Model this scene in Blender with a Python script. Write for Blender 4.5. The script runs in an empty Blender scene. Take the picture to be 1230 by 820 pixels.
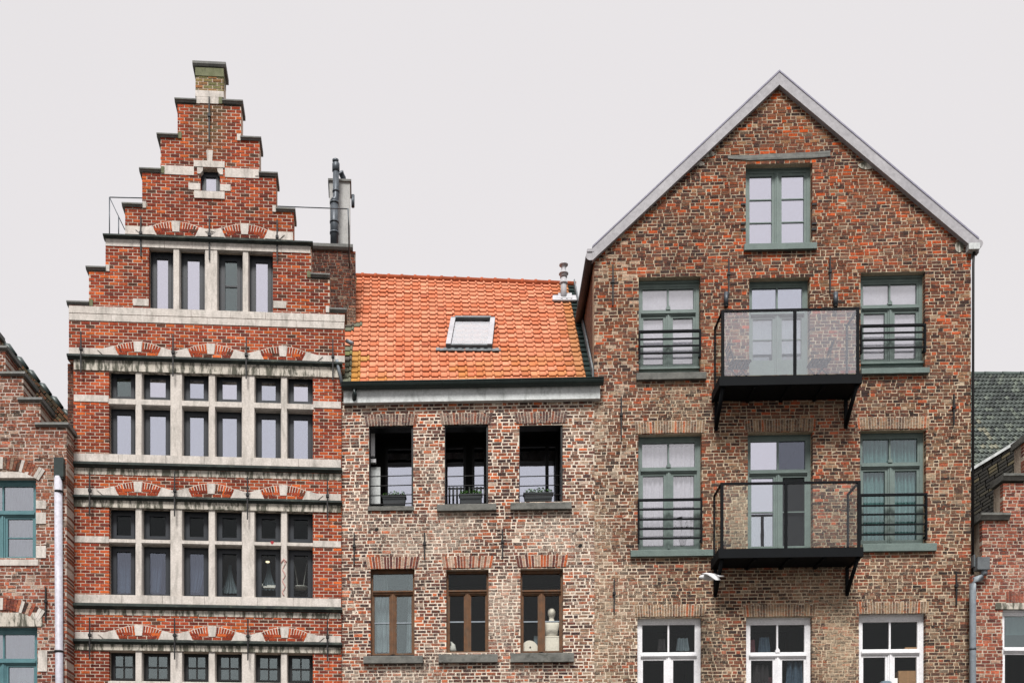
import bpy, math, random
from mathutils import Vector, noise as mn

S = bpy.context.scene
COL = S.collection
R = math.radians
# ------------------------------------------------------------------ camera model (photo pixels 1230x820)
F, CX, HY, CH = 1330.0, 520.0, 1090.0, 1.6

def lin(c):
    c = c / 255.0
    return c / 12.92 if c <= .04045 else ((c + .055) / 1.055) ** 2.4

GA = .56        # photographed brightness to surface albedo under this sky
def C(r, g, b, k=1.0, sat=1.0):
    c = [lin(x) * k * GA for x in (r, g, b)]; y = .3 * c[0] + .55 * c[1] + .15 * c[2]
    return tuple(min(.86, y + (x - y) * sat) for x in c)
SB = .86        # the brick palette a little greyer than read off the photograph

# ------------------------------------------------------------------ materials
def new_mat(name):
    m = bpy.data.materials.new(name); m.use_nodes = True
    nt = m.node_tree; nt.nodes.clear()
    out = nt.nodes.new('ShaderNodeOutputMaterial')
    return m, nt, out

def N(nt, t, **kw):
    n = nt.nodes.new(t)
    for k, v in kw.items():
        if k in n.inputs: n.inputs[k].default_value = v
        else: setattr(n, k, v)
    return n

def mixc(nt, fac, a, b, mode='MIX'):
    n = nt.nodes.new('ShaderNodeMix'); n.data_type = 'RGBA'; n.blend_type = mode
    for s, v in ((n.inputs[0], fac), (n.inputs[6], a), (n.inputs[7], b)):
        if hasattr(v, 'is_output'): nt.links.new(v, s)
        elif isinstance(v, (int, float)): s.default_value = v
        else: s.default_value = (*v[:3], 1)
    return n.outputs[2]

def ramp(nt, src, stops):
    r = nt.nodes.new('ShaderNodeValToRGB')
    el = r.color_ramp.elements
    while len(el) < len(stops): el.new(.5)
    for e, (p, c) in zip(el, stops):
        e.position = p; e.color = (*c, 1) if not isinstance(c, (int, float)) else (c, c, c, 1)
    nt.links.new(src, r.inputs[0]); return r.outputs[0]

def noise_n(nt, scale, detail=4, rough=.6, vec=None, dist=0):
    n = N(nt, 'ShaderNodeTexNoise', Scale=scale, Detail=detail, Roughness=rough, Distortion=dist)
    if vec: nt.links.new(vec, n.inputs['Vector'])
    return n.outputs['Fac']

def objcoord(nt, sc=None):
    t = nt.nodes.new('ShaderNodeTexCoord')
    if sc is None: return t.outputs['Object']
    m = N(nt, 'ShaderNodeMapping'); m.inputs['Scale'].default_value = sc
    nt.links.new(t.outputs['Object'], m.inputs[0]); return m.outputs[0]

def principled(nt, out, col, rough=.85, metal=0., bump=None, bs=.3, bd=.01, spec=.3):
    p = N(nt, 'ShaderNodeBsdfPrincipled', Roughness=rough, Metallic=metal)
    p.inputs['Specular IOR Level'].default_value = spec
    if hasattr(col, 'is_output'): nt.links.new(col, p.inputs['Base Color'])
    else: p.inputs['Base Color'].default_value = (*col, 1)
    if bump is not None:
        b = N(nt, 'ShaderNodeBump', Strength=bs, Distance=bd)
        nt.links.new(bump, b.inputs['Height']); nt.links.new(b.outputs[0], p.inputs['Normal'])
    nt.links.new(p.outputs[0], out.inputs[0]); return p

def mat_brick(name, smear=(190, 172, 150), kn=1.0):
    m, nt, out = new_mat(name)
    a = N(nt, 'ShaderNodeAttribute', attribute_name='Col')
    v = objcoord(nt)
    n1 = noise_n(nt, 26, 5, .7, v)
    col = mixc(nt, 1.0, a.outputs['Color'], ramp(nt, n1, [(.25, .55), (.5, 1.0), (.75, 1.45)]), 'MULTIPLY')
    # mortar wash and lime spread over the face in specks, amount carried in the alpha
    n2 = noise_n(nt, 34, 5, .7, v, .5); n2b = noise_n(nt, 7, 4, .7, v)
    sub = N(nt, 'ShaderNodeMath', operation='MULTIPLY_ADD'); nt.links.new(n2b, sub.inputs[0]); sub.inputs[1].default_value = .45; nt.links.new(n2, sub.inputs[2])
    ad = N(nt, 'ShaderNodeMath', operation='ADD'); nt.links.new(sub.outputs[0], ad.inputs[0]); nt.links.new(a.outputs['Alpha'], ad.inputs[1])
    mask = ramp(nt, ad.outputs[0], [(0.0, 0.), (.5, 0.)]) if False else None
    mr = N(nt, 'ShaderNodeMapRange'); mr.inputs[1].default_value = 1.02; mr.inputs[2].default_value = 1.26; mr.inputs[4].default_value = .8
    nt.links.new(ad.outputs[0], mr.inputs[0]); mask = mr.outputs[0]
    col = mixc(nt, mask, col, C(*smear))
    # fired colour changes inside a single brick: orange flashes and dark cores
    gate = N(nt, 'ShaderNodeMath', operation='MULTIPLY', use_clamp=True); nt.links.new(a.outputs['Alpha'], gate.inputs[0]); gate.inputs[1].default_value = 60
    def gated(src, lo, hi, amt):
        r_ = N(nt, 'ShaderNodeMapRange'); r_.inputs[1].default_value = lo; r_.inputs[2].default_value = hi; r_.inputs[4].default_value = amt * kn
        nt.links.new(src, r_.inputs[0]); g_ = N(nt, 'ShaderNodeMath', operation='MULTIPLY'); nt.links.new(r_.outputs[0], g_.inputs[0]); nt.links.new(gate.outputs[0], g_.inputs[1]); return g_.outputs[0]
    n5 = noise_n(nt, 9, 5, .7, objcoord(nt, (1, 1, 2.2)), .8)
    col = mixc(nt, gated(n5, .53, .65, .5), col, C(196, 98, 52, 1.25))
    col = mixc(nt, gated(n5, .48, .36, .7), col, C(70, 58, 58, 1.2))
    # soot and weather
    n3 = noise_n(nt, 1.3, 6, .65, v)
    col = mixc(nt, ramp(nt, n3, [(.35, 0.), (.75, .45)]), col, mixc(nt, 1.0, col, (.45, .42, .40), 'MULTIPLY'))
    n4 = noise_n(nt, 1.0, 5, .65, objcoord(nt, (3.2, 3.2, .55)), .3)
    col = mixc(nt, ramp(nt, n4, [(.5, 0.), (.72, .5)]), col, mixc(nt, 1.0, col, (.5, .47, .44), 'MULTIPLY'))
    principled(nt, out, col, .93, 0, n1, .6, .012, .15)
    return m

def mat_noise(name, c1, c2, scale=6, rough=.85, metal=0., stain=None, stain_sc=(1, 1, 1), st=(.5, .7), samt=.8, bs=.25, spec=.3):
    m, nt, out = new_mat(name)
    v = objcoord(nt)
    n1 = noise_n(nt, scale, 6, .65, v)
    col = mixc(nt, ramp(nt, n1, [(.3, 0.), (.7, 1.)]), c1, c2)
    n2 = noise_n(nt, scale * 9, 4, .7, v)
    col = mixc(nt, .5, col, ramp(nt, n2, [(.3, .6), (.7, 1.25)]), 'MULTIPLY')
    if stain:
        n3 = noise_n(nt, 1.0, 6, .7, objcoord(nt, stain_sc), .4)
        col = mixc(nt, ramp(nt, n3, [(st[0], 0.), (st[1], samt)]), col, stain)
    principled(nt, out, col, rough, metal, n2, bs, .006, spec)
    return m

def mat_col(name, rough=.8, spec=.3):      # colour from the mesh, light grain
    m, nt, out = new_mat(name)
    a = N(nt, 'ShaderNodeAttribute', attribute_name='Col')
    v = objcoord(nt)
    n1 = noise_n(nt, 14, 5, .7, v)
    col = mixc(nt, 1.0, a.outputs['Color'], ramp(nt, n1, [(.25, .72), (.75, 1.25)]), 'MULTIPLY')
    principled(nt, out, col, rough, 0, n1, .3, .008, spec)
    return m

def mat_glass(name, refl, tint=(.8, .82, .9), trans=(.75, .8, .8), wave=.02):
    m, nt, out = new_mat(name)
    g = N(nt, 'ShaderNodeBsdfGlossy', Roughness=.015); g.inputs[0].default_value = (*tint, 1)
    t = N(nt, 'ShaderNodeBsdfTransparent'); t.inputs[0].default_value = (*trans, 1)
    n = noise_n(nt, 1.7, 2, .5, objcoord(nt))
    b = N(nt, 'ShaderNodeBump', Strength=wave, Distance=.1)
    nt.links.new(n, b.inputs['Height']); nt.links.new(b.outputs[0], g.inputs['Normal'])
    mx = N(nt, 'ShaderNodeMixShader'); mx.inputs[0].default_value = refl
    nt.links.new(t.outputs[0], mx.inputs[1]); nt.links.new(g.outputs[0], mx.inputs[2])
    nt.links.new(mx.outputs[0], out.inputs[0]); return m

def mat_emit(name, col, s):
    m, nt, out = new_mat(name)
    e = N(nt, 'ShaderNodeEmission', Strength=s); e.inputs[0].default_value = (*col, 1)
    nt.links.new(e.outputs[0], out.inputs[0]); return m

M = {}
M['brick_red'] = mat_brick('red brick with pale joints', (205, 185, 165), .35)
M['brick_old'] = mat_brick('old brown brick with lime', (214, 194, 166))
M['brick_mid'] = mat_brick('weathered brick with whitewash', (226, 210, 192))
M['tile'] = mat_col('clay roof tile', .9, .08)
M['green_tile'] = mat_col('mossy roof tile', .8)
M['stone'] = mat_noise('pale limestone', C(220, 213, 206, 1.32), C(202, 194, 186, 1.28), 3, .9, stain=C(112, 112, 102), stain_sc=(6, 6, 1.4), st=(.47, .74), samt=.62)
M['stone_stain'] = mat_noise('stained limestone', C(216, 209, 198, 1.28), C(194, 187, 174, 1.22), 4, .9, stain=C(72, 74, 60), stain_sc=(9, 9, 2.2), st=(.45, .56), samt=.9)
M['ledge'] = mat_noise('dark weathered ledge stone', C(74, 84, 80), C(48, 54, 54), 5, .85, stain=C(118, 126, 112), stain_sc=(4, 4, 9), st=(.55, .7), samt=.6)
M['coping'] = mat_noise('dark coping stone', C(150, 150, 147), C(114, 116, 114), 6, .9, stain=C(120, 122, 104), stain_sc=(5, 5, 5), st=(.55, .7), samt=.7)
M['algae_stone'] = mat_noise('stone with green algae', C(140, 142, 112), C(112, 118, 84), 6, .9, stain=C(84, 84, 70), stain_sc=(6, 6, 3), st=(.5, .7))
M['blue_stone'] = mat_noise('grey bluestone sill', C(142, 142, 136), C(108, 109, 106), 6, .85, stain=C(70, 72, 66), stain_sc=(5, 5, 9), st=(.5, .7))
M['iron'] = mat_noise('black wrought iron', C(34, 32, 33), C(24, 24, 27), 9, .6)
M['navy'] = mat_noise('navy painted frame', C(36, 46, 58, .8), C(28, 36, 46, .8), 5, .45, spec=.4)
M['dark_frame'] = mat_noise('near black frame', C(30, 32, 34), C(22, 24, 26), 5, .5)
M['green_paint'] = mat_noise('grey green window paint', C(122, 139, 134, 1.12), C(104, 121, 117, 1.12), 4, .5, spec=.4)
M['teal_paint'] = mat_noise('teal window paint', C(104, 150, 156), C(86, 130, 138), 4, .5)
M['white_paint'] = mat_noise('white window paint', C(238, 238, 240, 1.42), C(224, 224, 228, 1.4), 4, .5, stain=C(170, 172, 170), stain_sc=(6, 6, 3), st=(.6, .8), samt=.5)
M['old_wood'] = mat_noise('weathered brown window wood', C(126, 88, 60, 1.2), C(92, 68, 50, 1.2), 7, .8, stain=C(104, 106, 98), stain_sc=(9, 9, 2), st=(.5, .68), samt=.55)
M['grey_wood'] = mat_noise('grey weathered timber', C(140, 141, 136, 1.2), C(104, 106, 104, 1.2), 5, .9, stain=C(60, 60, 58), stain_sc=(1, 6, 12), st=(.5, .65))
M['zinc'] = mat_noise('pale zinc sheet', C(196, 194, 198), C(176, 174, 179), 1.2, .55, .0, stain=C(150, 146, 156), stain_sc=(1.5, 1.5, 1.5), st=(.5, .8), samt=.5)
M['verge_grey'] = mat_noise('lilac grey trim metal', C(150, 148, 164, 1.3), C(134, 132, 150, 1.3), 3, .6)
M['dark_zinc'] = mat_noise('dark green grey gutter', C(64, 78, 76), C(48, 60, 60), 2, .4, .2)
M['brown_zinc'] = mat_noise('brown gutter metal', C(92, 80, 78), C(66, 58, 58), 3, .5, .2)
M['grey_metal'] = mat_noise('grey steel pipe', C(96, 104, 112), C(70, 76, 84), 4, .45, .3)
M['pipe_grey'] = mat_noise('pale blue grey pipe', C(164, 174, 182), C(146, 156, 166), 2, .5)
M['pipe_white'] = mat_noise('white pipe', C(216, 214, 224), C(196, 196, 208), 2, .5)
M['black_steel'] = mat_noise('black painted steel', C(20, 24, 28), C(15, 18, 22), 3, .75, spec=.12)
M['render'] = mat_noise('white chimney render', C(214, 214, 212), C(192, 192, 190), 4, .9, stain=C(150, 150, 146), stain_sc=(5, 5, 2), st=(.5, .75), samt=.6)
M['fascia'] = mat_noise('pale grey fascia', C(220, 224, 224, 1.3), C(196, 200, 200, 1.3), 3, .85, stain=C(120, 126, 122), stain_sc=(5, 5, 2), st=(.5, .75), samt=.7)
M['lead'] = mat_noise('lead flashing', C(132, 138, 142), C(100, 106, 110), 5, .6, .2)
M['white_lead'] = mat_noise('pale lead sheet', C(208, 206, 210), C(184, 184, 188), 8, .6)
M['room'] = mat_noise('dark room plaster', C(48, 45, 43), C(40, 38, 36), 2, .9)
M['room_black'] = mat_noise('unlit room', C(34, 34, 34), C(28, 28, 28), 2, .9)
M['room_brown'] = mat_noise('brown room wall', C(84, 44, 32), C(64, 34, 28), 2, .9)
M['curtain_white'] = mat_noise('white curtain cloth', C(232, 232, 238), C(214, 214, 222), 3, .9)
M['curtain_teal'] = mat_noise('pale teal curtain cloth', C(150, 178, 178), C(122, 150, 152), 3, .9)
M['curtain_blue'] = mat_noise('grey blue drape', C(132, 150, 162), C(98, 114, 126), 3, .9)
M['plaster_white'] = mat_noise('white plaster', C(244, 240, 232, 1.5), C(232, 228, 220, 1.5), 6, .8)
M['cardboard'] = mat_noise('brown cardboard', C(190, 152, 116), C(172, 134, 100), 6, .9)
M['leaf'] = mat_noise('green leaf', C(96, 146, 66, 1.3), C(60, 104, 48, 1.3), 20, .6)
M['leaf_dark'] = mat_noise('dark green leaf', C(40, 58, 44), C(28, 42, 34), 20, .6)
M['soil_box'] = mat_noise('anthracite planter', C(46, 52, 56), C(36, 42, 46), 8, .6)
M['bird_white'] = mat_noise('white feathers', C(240, 240, 240), C(226, 226, 228), 9, .8)
M['bird_grey'] = mat_noise('pale grey feathers', C(196, 200, 206), C(180, 184, 190), 9, .8)
M['beak'] = mat_noise('yellow beak', C(200, 160, 60), C(180, 140, 50), 9, .6)
M['denim'] = mat_noise('blue denim cloth', C(84, 108, 130), C(52, 72, 96), 14, .9)
M['pink'] = mat_noise('pink cloth', C(130, 84, 96), C(100, 60, 74), 14, .9)
M['black_cloth'] = mat_noise('dark cloth', C(60, 58, 64), C(44, 42, 48), 14, .9)
M['red_paint'] = mat_noise('faded red spray paint', C(226, 180, 172, 1.2), C(214, 158, 152, 1.2), 9, .8)
M['red_spot'] = mat_noise('red paint', C(196, 60, 66), C(180, 50, 58), 9, .8)
M['slate'] = mat_col('dark slate hanging', .8)
M['asphalt'] = mat_noise('cobbled ground', C(110, 106, 100), C(86, 84, 80), 3, .95)
M['G_sky'] = mat_glass('coated glass', .74, (.82, .82, .92))
M['G_sky2'] = mat_glass('coated bluish glass', .66, (.76, .79, .90))
M['G_half'] = mat_glass('half mirrored glass', .36, (.86, .88, .95))
M['G_blind'] = mat_glass('lightly reflecting glass', .24, (.97, .97, 1.), (.97, .97, .98))
M['G_lite'] = mat_glass('greenish glass', .10, (.8, .86, .9), (.84, .92, .91))
M['G_mid'] = mat_glass('bluish glass', .13, (.72, .76, .9), (.72, .76, .8))
M['G_grey'] = mat_glass('dull glass', .17, (.75, .85, .86))
M['G_clear'] = mat_glass('clear glass', .018, (.85, .9, .92), (.92, .92, .90))
M['G_dark'] = mat_glass('dark glass', .02, (.85, .9, .92), (.6, .64, .64))
M['G_balcony'] = mat_glass('pale balcony glass', .18, (.92, .93, .98), (.92, .94, .94))
M['G_balcony_clear'] = mat_glass('clear balcony glass', .03, (.92, .93, .98), (.96, .98, .97))
M['G_roof'] = mat_glass('skylight glass', .28, (.97, .96, .98))
M['lamp'] = mat_emit('warm lamp bulb', (1, .82, .55), .5)

# ------------------------------------------------------------------ mesh builder
class MB:
    def __init__(s): s.v = []; s.f = []; s.m = []; s.c = []; s.mi = 0; s.col = (1, 1, 1, 0); s.smooth = False; s.sm = []
    def vert(s, p): s.v.append(tuple(p)); s.c.append(s.col); return len(s.v) - 1
    def face(s, idx): s.f.append(tuple(idx)); s.m.append(s.mi); s.sm.append(s.smooth)
    def box(s, x0, x1, y0, y1, z0, z1, back=True):
        b = len(s.v)
        s.v += [(x0, y0, z0), (x1, y0, z0), (x1, y0, z1), (x0, y0, z1), (x0, y1, z0), (x1, y1, z0), (x1, y1, z1), (x0, y1, z1)]
        s.c += [s.col] * 8
        fs = [(0, 1, 2, 3), (1, 5, 6, 2), (4, 0, 3, 7), (3, 2, 6, 7), (4, 5, 1, 0)]
        if back: fs.append((5, 4, 7, 6))
        for f in fs: s.face([b + i for i in f])
    def prism(s, poly, y0, y1):                 # poly: (x, z), counter-clockwise seen from the front
        n = len(poly); b = len(s.v)
        for y in (y0, y1):
            for x, z in poly: s.vert((x, y, z))
        s.face(range(b, b + n)); s.face(range(b + 2 * n - 1, b + n - 1, -1))
        for i in range(n):
            j = (i + 1) % n
            s.face((b + j, b + i, b + n + i, b + n + j))
    def extr(s, prof, x0, x1):                  # profile (y, z) run along x
        n = len(prof); b = len(s.v)
        for x in (x0, x1):
            for y, z in prof: s.vert((x, y, z))
        for i in range(n):
            j = (i + 1) % n
            s.face((b + i, b + j, b + n + j, b + n + i))
        s.face(range(b + n - 1, b - 1, -1)); s.face(range(b + n, b + 2 * n))
    def tube(s, pts, r, n=8, cap=True):
        pts = [Vector(p) for p in pts]; rings = []
        sm = s.smooth; s.smooth = True
        for i, p in enumerate(pts):
            d = (pts[min(i + 1, len(pts) - 1)] - pts[max(i - 1, 0)]).normalized()
            a = Vector((0, 0, 1)) if abs(d.z) < .9 else Vector((1, 0, 0))
            e1 = d.cross(a).normalized(); e2 = d.cross(e1)
            rr = r[i] if isinstance(r, (list, tuple)) else r
            rings.append([s.vert(p + e1 * rr * math.cos(2 * math.pi * k / n) + e2 * rr * math.sin(2 * math.pi * k / n)) for k in range(n)])
        for A_, B_ in zip(rings, rings[1:]):
            for k in range(n): s.face((A_[k], A_[(k + 1) % n], B_[(k + 1) % n], B_[k]))
        s.smooth = sm
        if cap: s.face(rings[0][::-1]); s.face(rings[-1])
    def build(s, name, mats, parent=None):
        me = bpy.data.meshes.new(name)
        me.from_pydata(s.v, [], s.f)
        if not isinstance(mats, (list, tuple)): mats = [mats]
        for m in mats: me.materials.append(m)
        me.polygons.foreach_set('material_index', s.m)
        me.polygons.foreach_set('use_smooth', s.sm)
        at = me.attributes.new('Col', 'FLOAT_COLOR', 'POINT')
        at.data.foreach_set('color', [x for c in s.c for x in (c if len(c) == 4 else (*c, 0))])
        me.update()
        o = bpy.data.objects.new(name, me); COL.objects.link(o)
        if parent: o.parent = parent
        return o

def tag(o, label, cat, group=None, kind=None):
    if label: o['label'] = label
    if cat: o['category'] = cat
    if group: o['group'] = group
    if kind: o['kind'] = kind
    return o

def empty(name, loc, rz=0, parent=None):
    o = bpy.data.objects.new(name, None); COL.objects.link(o)
    o.location = loc; o.rotation_euler = (0, 0, rz); o.empty_display_size = .2
    if parent: o.parent = parent
    return o

class Frame:
    """A facade plane: base point under pixel column px0 at depth D, turned by yaw; local x along it, y inward, z up."""
    def __init__(s, px0, D, yaw):
        s.o = Vector(((px0 - CX) / F * D, D, 0)); s.a = R(yaw)
        s.u = Vector((math.cos(s.a), math.sin(s.a), 0)); s.n = Vector((-math.sin(s.a), math.cos(s.a), 0))
    def p(s, px, py, dep=0.):
        d = Vector(((px - CX) / F, 1, (HY - py) / F)); c = Vector((0, 0, CH))
        t = (dep - (c - s.o).dot(s.n)) / d.dot(s.n)
        q = c + d * t
        return (q - s.o).dot(s.u), q.z
    def x(s, px, dep=0.): return s.p(px, 500, dep)[0]
    def z(s, px, py, dep=0.): return s.p(px, py, dep)[1]
    def w(s, x, y, z): return s.o + s.u * x + s.n * y + Vector((0, 0, z))

def pick(rng, items):
    t = rng.random() * sum(w for w, _ in items)
    for w, c in items:
        t -= w
        if t <= 0: return c
    return items[-1][1]

def nz(x, y, sc, seed=0): return mn.noise(Vector((x * sc + seed * 17.3, y * sc - seed * 9.1, seed * 3.7)))

def subtract(iv, a, b):
    out = []
    for l, r in iv:
        if b <= l or a >= r: out.append((l, r)); continue
        if a > l: out.append((l, a))
        if b < r: out.append((b, r))
    return out

def brickwork(mb, spans, holes, z0, z1, pal, mortar, rng, thick=.3, course=.0722, L=.2, joint=.019, rough=0., old=False, y0=0., end=.12):
    nrow = int(round((z1 - z0) / course)); course = (z1 - z0) / nrow
    for i in range(nrow):
        zb = z0 + i * course; zt = zb + course; zm = zb + course / 2
        iv = spans(zm)
        for h in holes:
            if h[2] < zm < h[3]: iv = subtract(iv, h[0], h[1])
        for a, b in iv:
            if b - a < .02: continue
            mb.col = (*mortar(a, zm), .0)
            # the bed of mortar, in lengths so that its colour can change along the wall
            n = max(1, int((b - a) / 1.2))
            for k in range(n):
                xa = a + (b - a) * k / n; xb = a + (b - a) * (k + 1) / n
                mb.col = (*mortar((xa + xb) / 2, zm), .0)
                mb.box(xa, xb, y0, y0 + thick, zb, zt)
            hd = i % 2
            if old: x = a - rng.random() * L * .6
            else: x = math.floor(a / L) * L + (L / 2 if i % 2 else 0) - L
            while x < b:
                hd = not hd
                ln = (rng.choice((L, L * .52, L * .75, L * 1.06)) if rng.random() < .22 else (L if hd else L * .54)) if old else L
                xa, xb = max(x, a - .003), min(x + ln, b + .003)
                x += ln
                ja = joint * (.5 if xa > a else .0); jb = joint * (.5 if xb < b else .0)
                if rough: ja *= rng.uniform(.5, 1.6); jb *= rng.uniform(.5, 1.6)
                xa += ja; xb -= jb
                if xb - xa < .025: continue
                dz = rough * mn.noise(Vector((xa * .9, zm * 3, 5.)))
                nb = len(mb.v)
                e0 = joint / 2 * (rng.uniform(.5, 1.5) if rough else 1); e1 = joint / 2 * (rng.uniform(.5, 1.5) if rough else 1)
                mb.col = pal((xa + xb) / 2, zm, rng)
                fr = y0 - rng.uniform(.003, .010)
                mb.box(xa, xb, fr, y0 + (end if (xa <= a + .001 or xb >= b - .001) else .02), zb + e0 + dz, zt - e1 + dz, back=False)
                if rough:                    # worn arrises: every front corner sits a little differently
                    for q in (0, 1, 2, 3):
                        vx, vy, vz = mb.v[nb + q]; jj = rough * .55
                        mb.v[nb + q] = (vx + rng.uniform(-jj, jj), vy + rng.uniform(-.002, .004), vz + rng.uniform(-jj, jj) * .8)

def soldiers(mb, x0, x1, z0, z1, pal, mortar, rng, w=.062, y=-.014, fan=.0):
    n = max(3, int(round((x1 - x0) / w))); w = (x1 - x0) / n
    mb.col = (*mortar, 0)
    xm = (x0 + x1) / 2
    mb.prism([(x0, z0), (x1, z0), (x1 + fan, z1), (x0 - fan, z1)], y + .004, .05)
    for k in range(n):
        a = x0 + k * w + .005; b = x0 + (k + 1) * w - .005
        fa = fan * (a - xm) / (xm - x0); fb = fan * (b - xm) / (xm - x0)
        mb.col = pal(a, (z0 + z1) / 2, rng)
        d0, d1 = rng.uniform(-.008, .004), rng.uniform(-.014, .008)
        mb.prism([(a, z0 + d0), (b, z0 + d0), (b - fb * -1, z1 + d1), (a + fa, z1 + d1)], y - rng.uniform(.002, .007), .04)

# ------------------------------------------------------------------ windows
def bars(mb, rect, dep, nx, nz_, w, th=.03):
    x0, x1, z0, z1 = rect
    for k in range(1, nx):
        x = x0 + (x1 - x0) * k / nx; mb.box(x - w / 2, x + w / 2, dep, dep + th, z0, z1)
    for k in range(1, nz_):
        z = z0 + (z1 - z0) * k / nz_; mb.box(x0, x1, dep + .002, dep + th - .002, z - w / 2, z + w / 2)

def ring(mb, rect, w, y0, y1):
    x0, x1, z0, z1 = rect
    wl, wr, wb, wt = w if isinstance(w, tuple) else (w,) * 4
    mb.box(x0, x0 + wl, y0, y1, z0, z1); mb.box(x1 - wr, x1, y0, y1, z0, z1)
    mb.box(x0 + wl, x1 - wr, y0, y1, z0, z0 + wb); mb.box(x0 + wl, x1 - wr, y0, y1, z1 - wt, z1)
    return (x0 + wl, x1 - wr, z0 + wb, z1 - wt)

def pane_mesh(rects, dep, mat, parent, name='pane'):
    mb = MB()
    for k, r in enumerate(rects):
        mb.box(r[0] - .004, r[1] + .004, dep, dep + .012, r[2] - .004, r[3] + .004)
    return mb.build(name, mat, parent)

def small_window(parent, rect, dep, mat, glass, fw=.055, sw=.06, grid=None, room=None):
    mb = MB(); x0, x1, z0, z1 = rect
    r = ring(mb, (x0 - .03, x1 + .03, z0 - .03, z1 + .03), fw + .03, dep, dep + .08)
    r2 = ring(mb, (r[0] + .002, r[1] - .002, r[2] + .002, r[3] - .002), sw, dep - .018, dep + .05)
    if grid: bars(mb, r2, dep - .008, grid[0], grid[1], .03)
    w = mb.build('window', mat, parent)
    pane_mesh([r2], dep + .016, glass, w)
    return w

def room_box(parent, rect, y0, depth, mat, name='room_interior', mg=.35):
    x0, x1, z0, z1 = rect; x0 -= mg; x1 += mg; z0 -= .3; z1 += .25
    mb = MB(); y1 = y0 + depth; t = .05
    mb.box(x0, x1, y1, y1 + t, z0, z1); mb.box(x0 - t, x0, y0, y1 + t, z0 - t, z1 + t); mb.box(x1, x1 + t, y0, y1 + t, z0 - t, z1 + t)
    mb.box(x0, x1, y0, y1, z0 - t, z0); mb.box(x0, x1, y0, y1, z1, z1 + t)
    return mb.build(name, mat, parent)

def cloth(x0, x1, z0, z1, dep, folds, amp, rng, xfun=None, n=64, rows=10):
    """A hanging cloth: folds along x, closed thin solid; xfun(t, s) lets the sides gather in."""
    mb = MB(); mb.smooth = True; grid = []
    ph = [rng.uniform(0, 6.28) for _ in range(3)]
    for side in (0, .004):
        g = []
        for j in range(rows + 1):
            s = j / rows; row = []
            for i in range(n + 1):
                t = i / n
                x = x0 + (x1 - x0) * (xfun(t, s) if xfun else t)
                y = dep + amp * (math.sin(6.283 * folds * t + ph[0]) + .4 * math.sin(6.283 * folds * 1.7 * t + ph[1] + s)) + side
                row.append(mb.vert((x, y, z1 + (z0 - z1) * s)))
            g.append(row)
        grid.append(g)
    a, b = grid
    for j in range(rows):
        for i in range(n):
            mb.face((a[j][i], a[j + 1][i], a[j + 1][i + 1], a[j][i + 1]))
            mb.face((b[j][i], b[j][i + 1], b[j + 1][i + 1], b[j + 1][i]))
    for j in range(rows):
        mb.face((a[j][0], b[j][0], b[j + 1][0], a[j + 1][0])); mb.face((a[j][n], a[j + 1][n], b[j + 1][n], b[j][n]))
    return mb

def place(mb, name, mats, fr, base, label, cat, group=None):
    """Shift a mesh built in a facade's coordinates so that its own origin sits at base = (x, y, z) there."""
    mb.v = [(x - base[0], y - base[1], z - base[2]) for x, y, z in mb.v]
    o = mb.build(name, mats)
    o.location = fr.w(*base); o.rotation_euler = (0, 0, fr.a)
    return tag(o, label, cat, group)

def anchor(parent, fr, px, py0, py1, dep=-.02, eye=None):
    x, zt = fr.p(px, py0); _, zb = fr.p(px, py1)
    mb = MB()
    zm = zt + (zb - zt) * .42
    mb.prism([(x - .014, zb), (x + .012, zb), (x + .016, zm), (x + .012, zt), (x - .012, zt), (x - .016, zm)], dep - .03, dep + .0)
    mb.box(x - .032, x + .032, dep - .045, dep + .03, zm - .028, zm + .028)
    return mb.build('wall_anchor', M['iron'], parent)

# ------------------------------------------------------------------ roof tiles
def tiles(mb, P, nx, ny, amp, lift, colfn, rng, th=.02):
    """P(s, t) -> point on the roof sheet; s across, t up the slope."""
    def nrm(s, t):
        e = .01
        return ((P(s + e, t) - P(s, t)).cross(P(s, t + e) - P(s, t))).normalized()
    xs = [0, .05, .2, .5, .62, .68, .74, .80, .86, .93, 1.0]
    def hp(x): return amp * math.sin(math.pi * (x - .68) / .32) if x > .68 else (-amp * .18 if .04 < x < .63 else -amp * .55)
    for j in range(ny):
        for i in range(nx):
            c = colfn((i + .5) / nx, (j + .5) / ny, rng)
            if c is None: continue
            mb.col = (*c, 0) if len(c) == 3 else c
            jx = rng.uniform(-.03, .03); jt = rng.uniform(-.05, .05); li = lift * rng.uniform(.8, 1.3)
            rows = []
            n0 = nrm((i + .5) / nx, (j + .5) / ny)
            for t, l in (((j + jt) / ny, li - th), ((j + jt) / ny, li), ((j + .5) / ny, li * .55), ((j + 1.12) / ny, 0)):
                rows.append([mb.vert(P((i + x * 1.04 + jx) / nx, min(t, 1.02)) + n0 * (hp(x) + l)) for x in xs])
            mb.smooth = False
            for k in range(len(xs) - 1): mb.face((rows[0][k], rows[0][k + 1], rows[1][k + 1], rows[1][k]))
            mb.smooth = True
            for a, b in ((1, 2), (2, 3)):
                for k in range(len(xs) - 1): mb.face((rows[a][k], rows[a][k + 1], rows[b][k + 1], rows[b][k]))
            mb.smooth = False
            for a, b in ((1, 2), (2, 3)):
                mb.face((rows[a][-1], mb.vert(Vector(mb.v[rows[a][-1]]) - n0 * .03), mb.vert(Vector(mb.v[rows[b][-1]]) - n0 * .03), rows[b][-1]))

def bilinear(a, b, c, d):       # eave left, eave right, ridge right, ridge left
    a, b, c, d = map(Vector, (a, b, c, d))
    return lambda s, t: (a * (1 - s) + b * s) * (1 - t) + (d * (1 - s) + c * s) * t

exec_parts = []
rng = random.Random(7)
KB = 1.25        # photographed colour to surface colour

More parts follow.
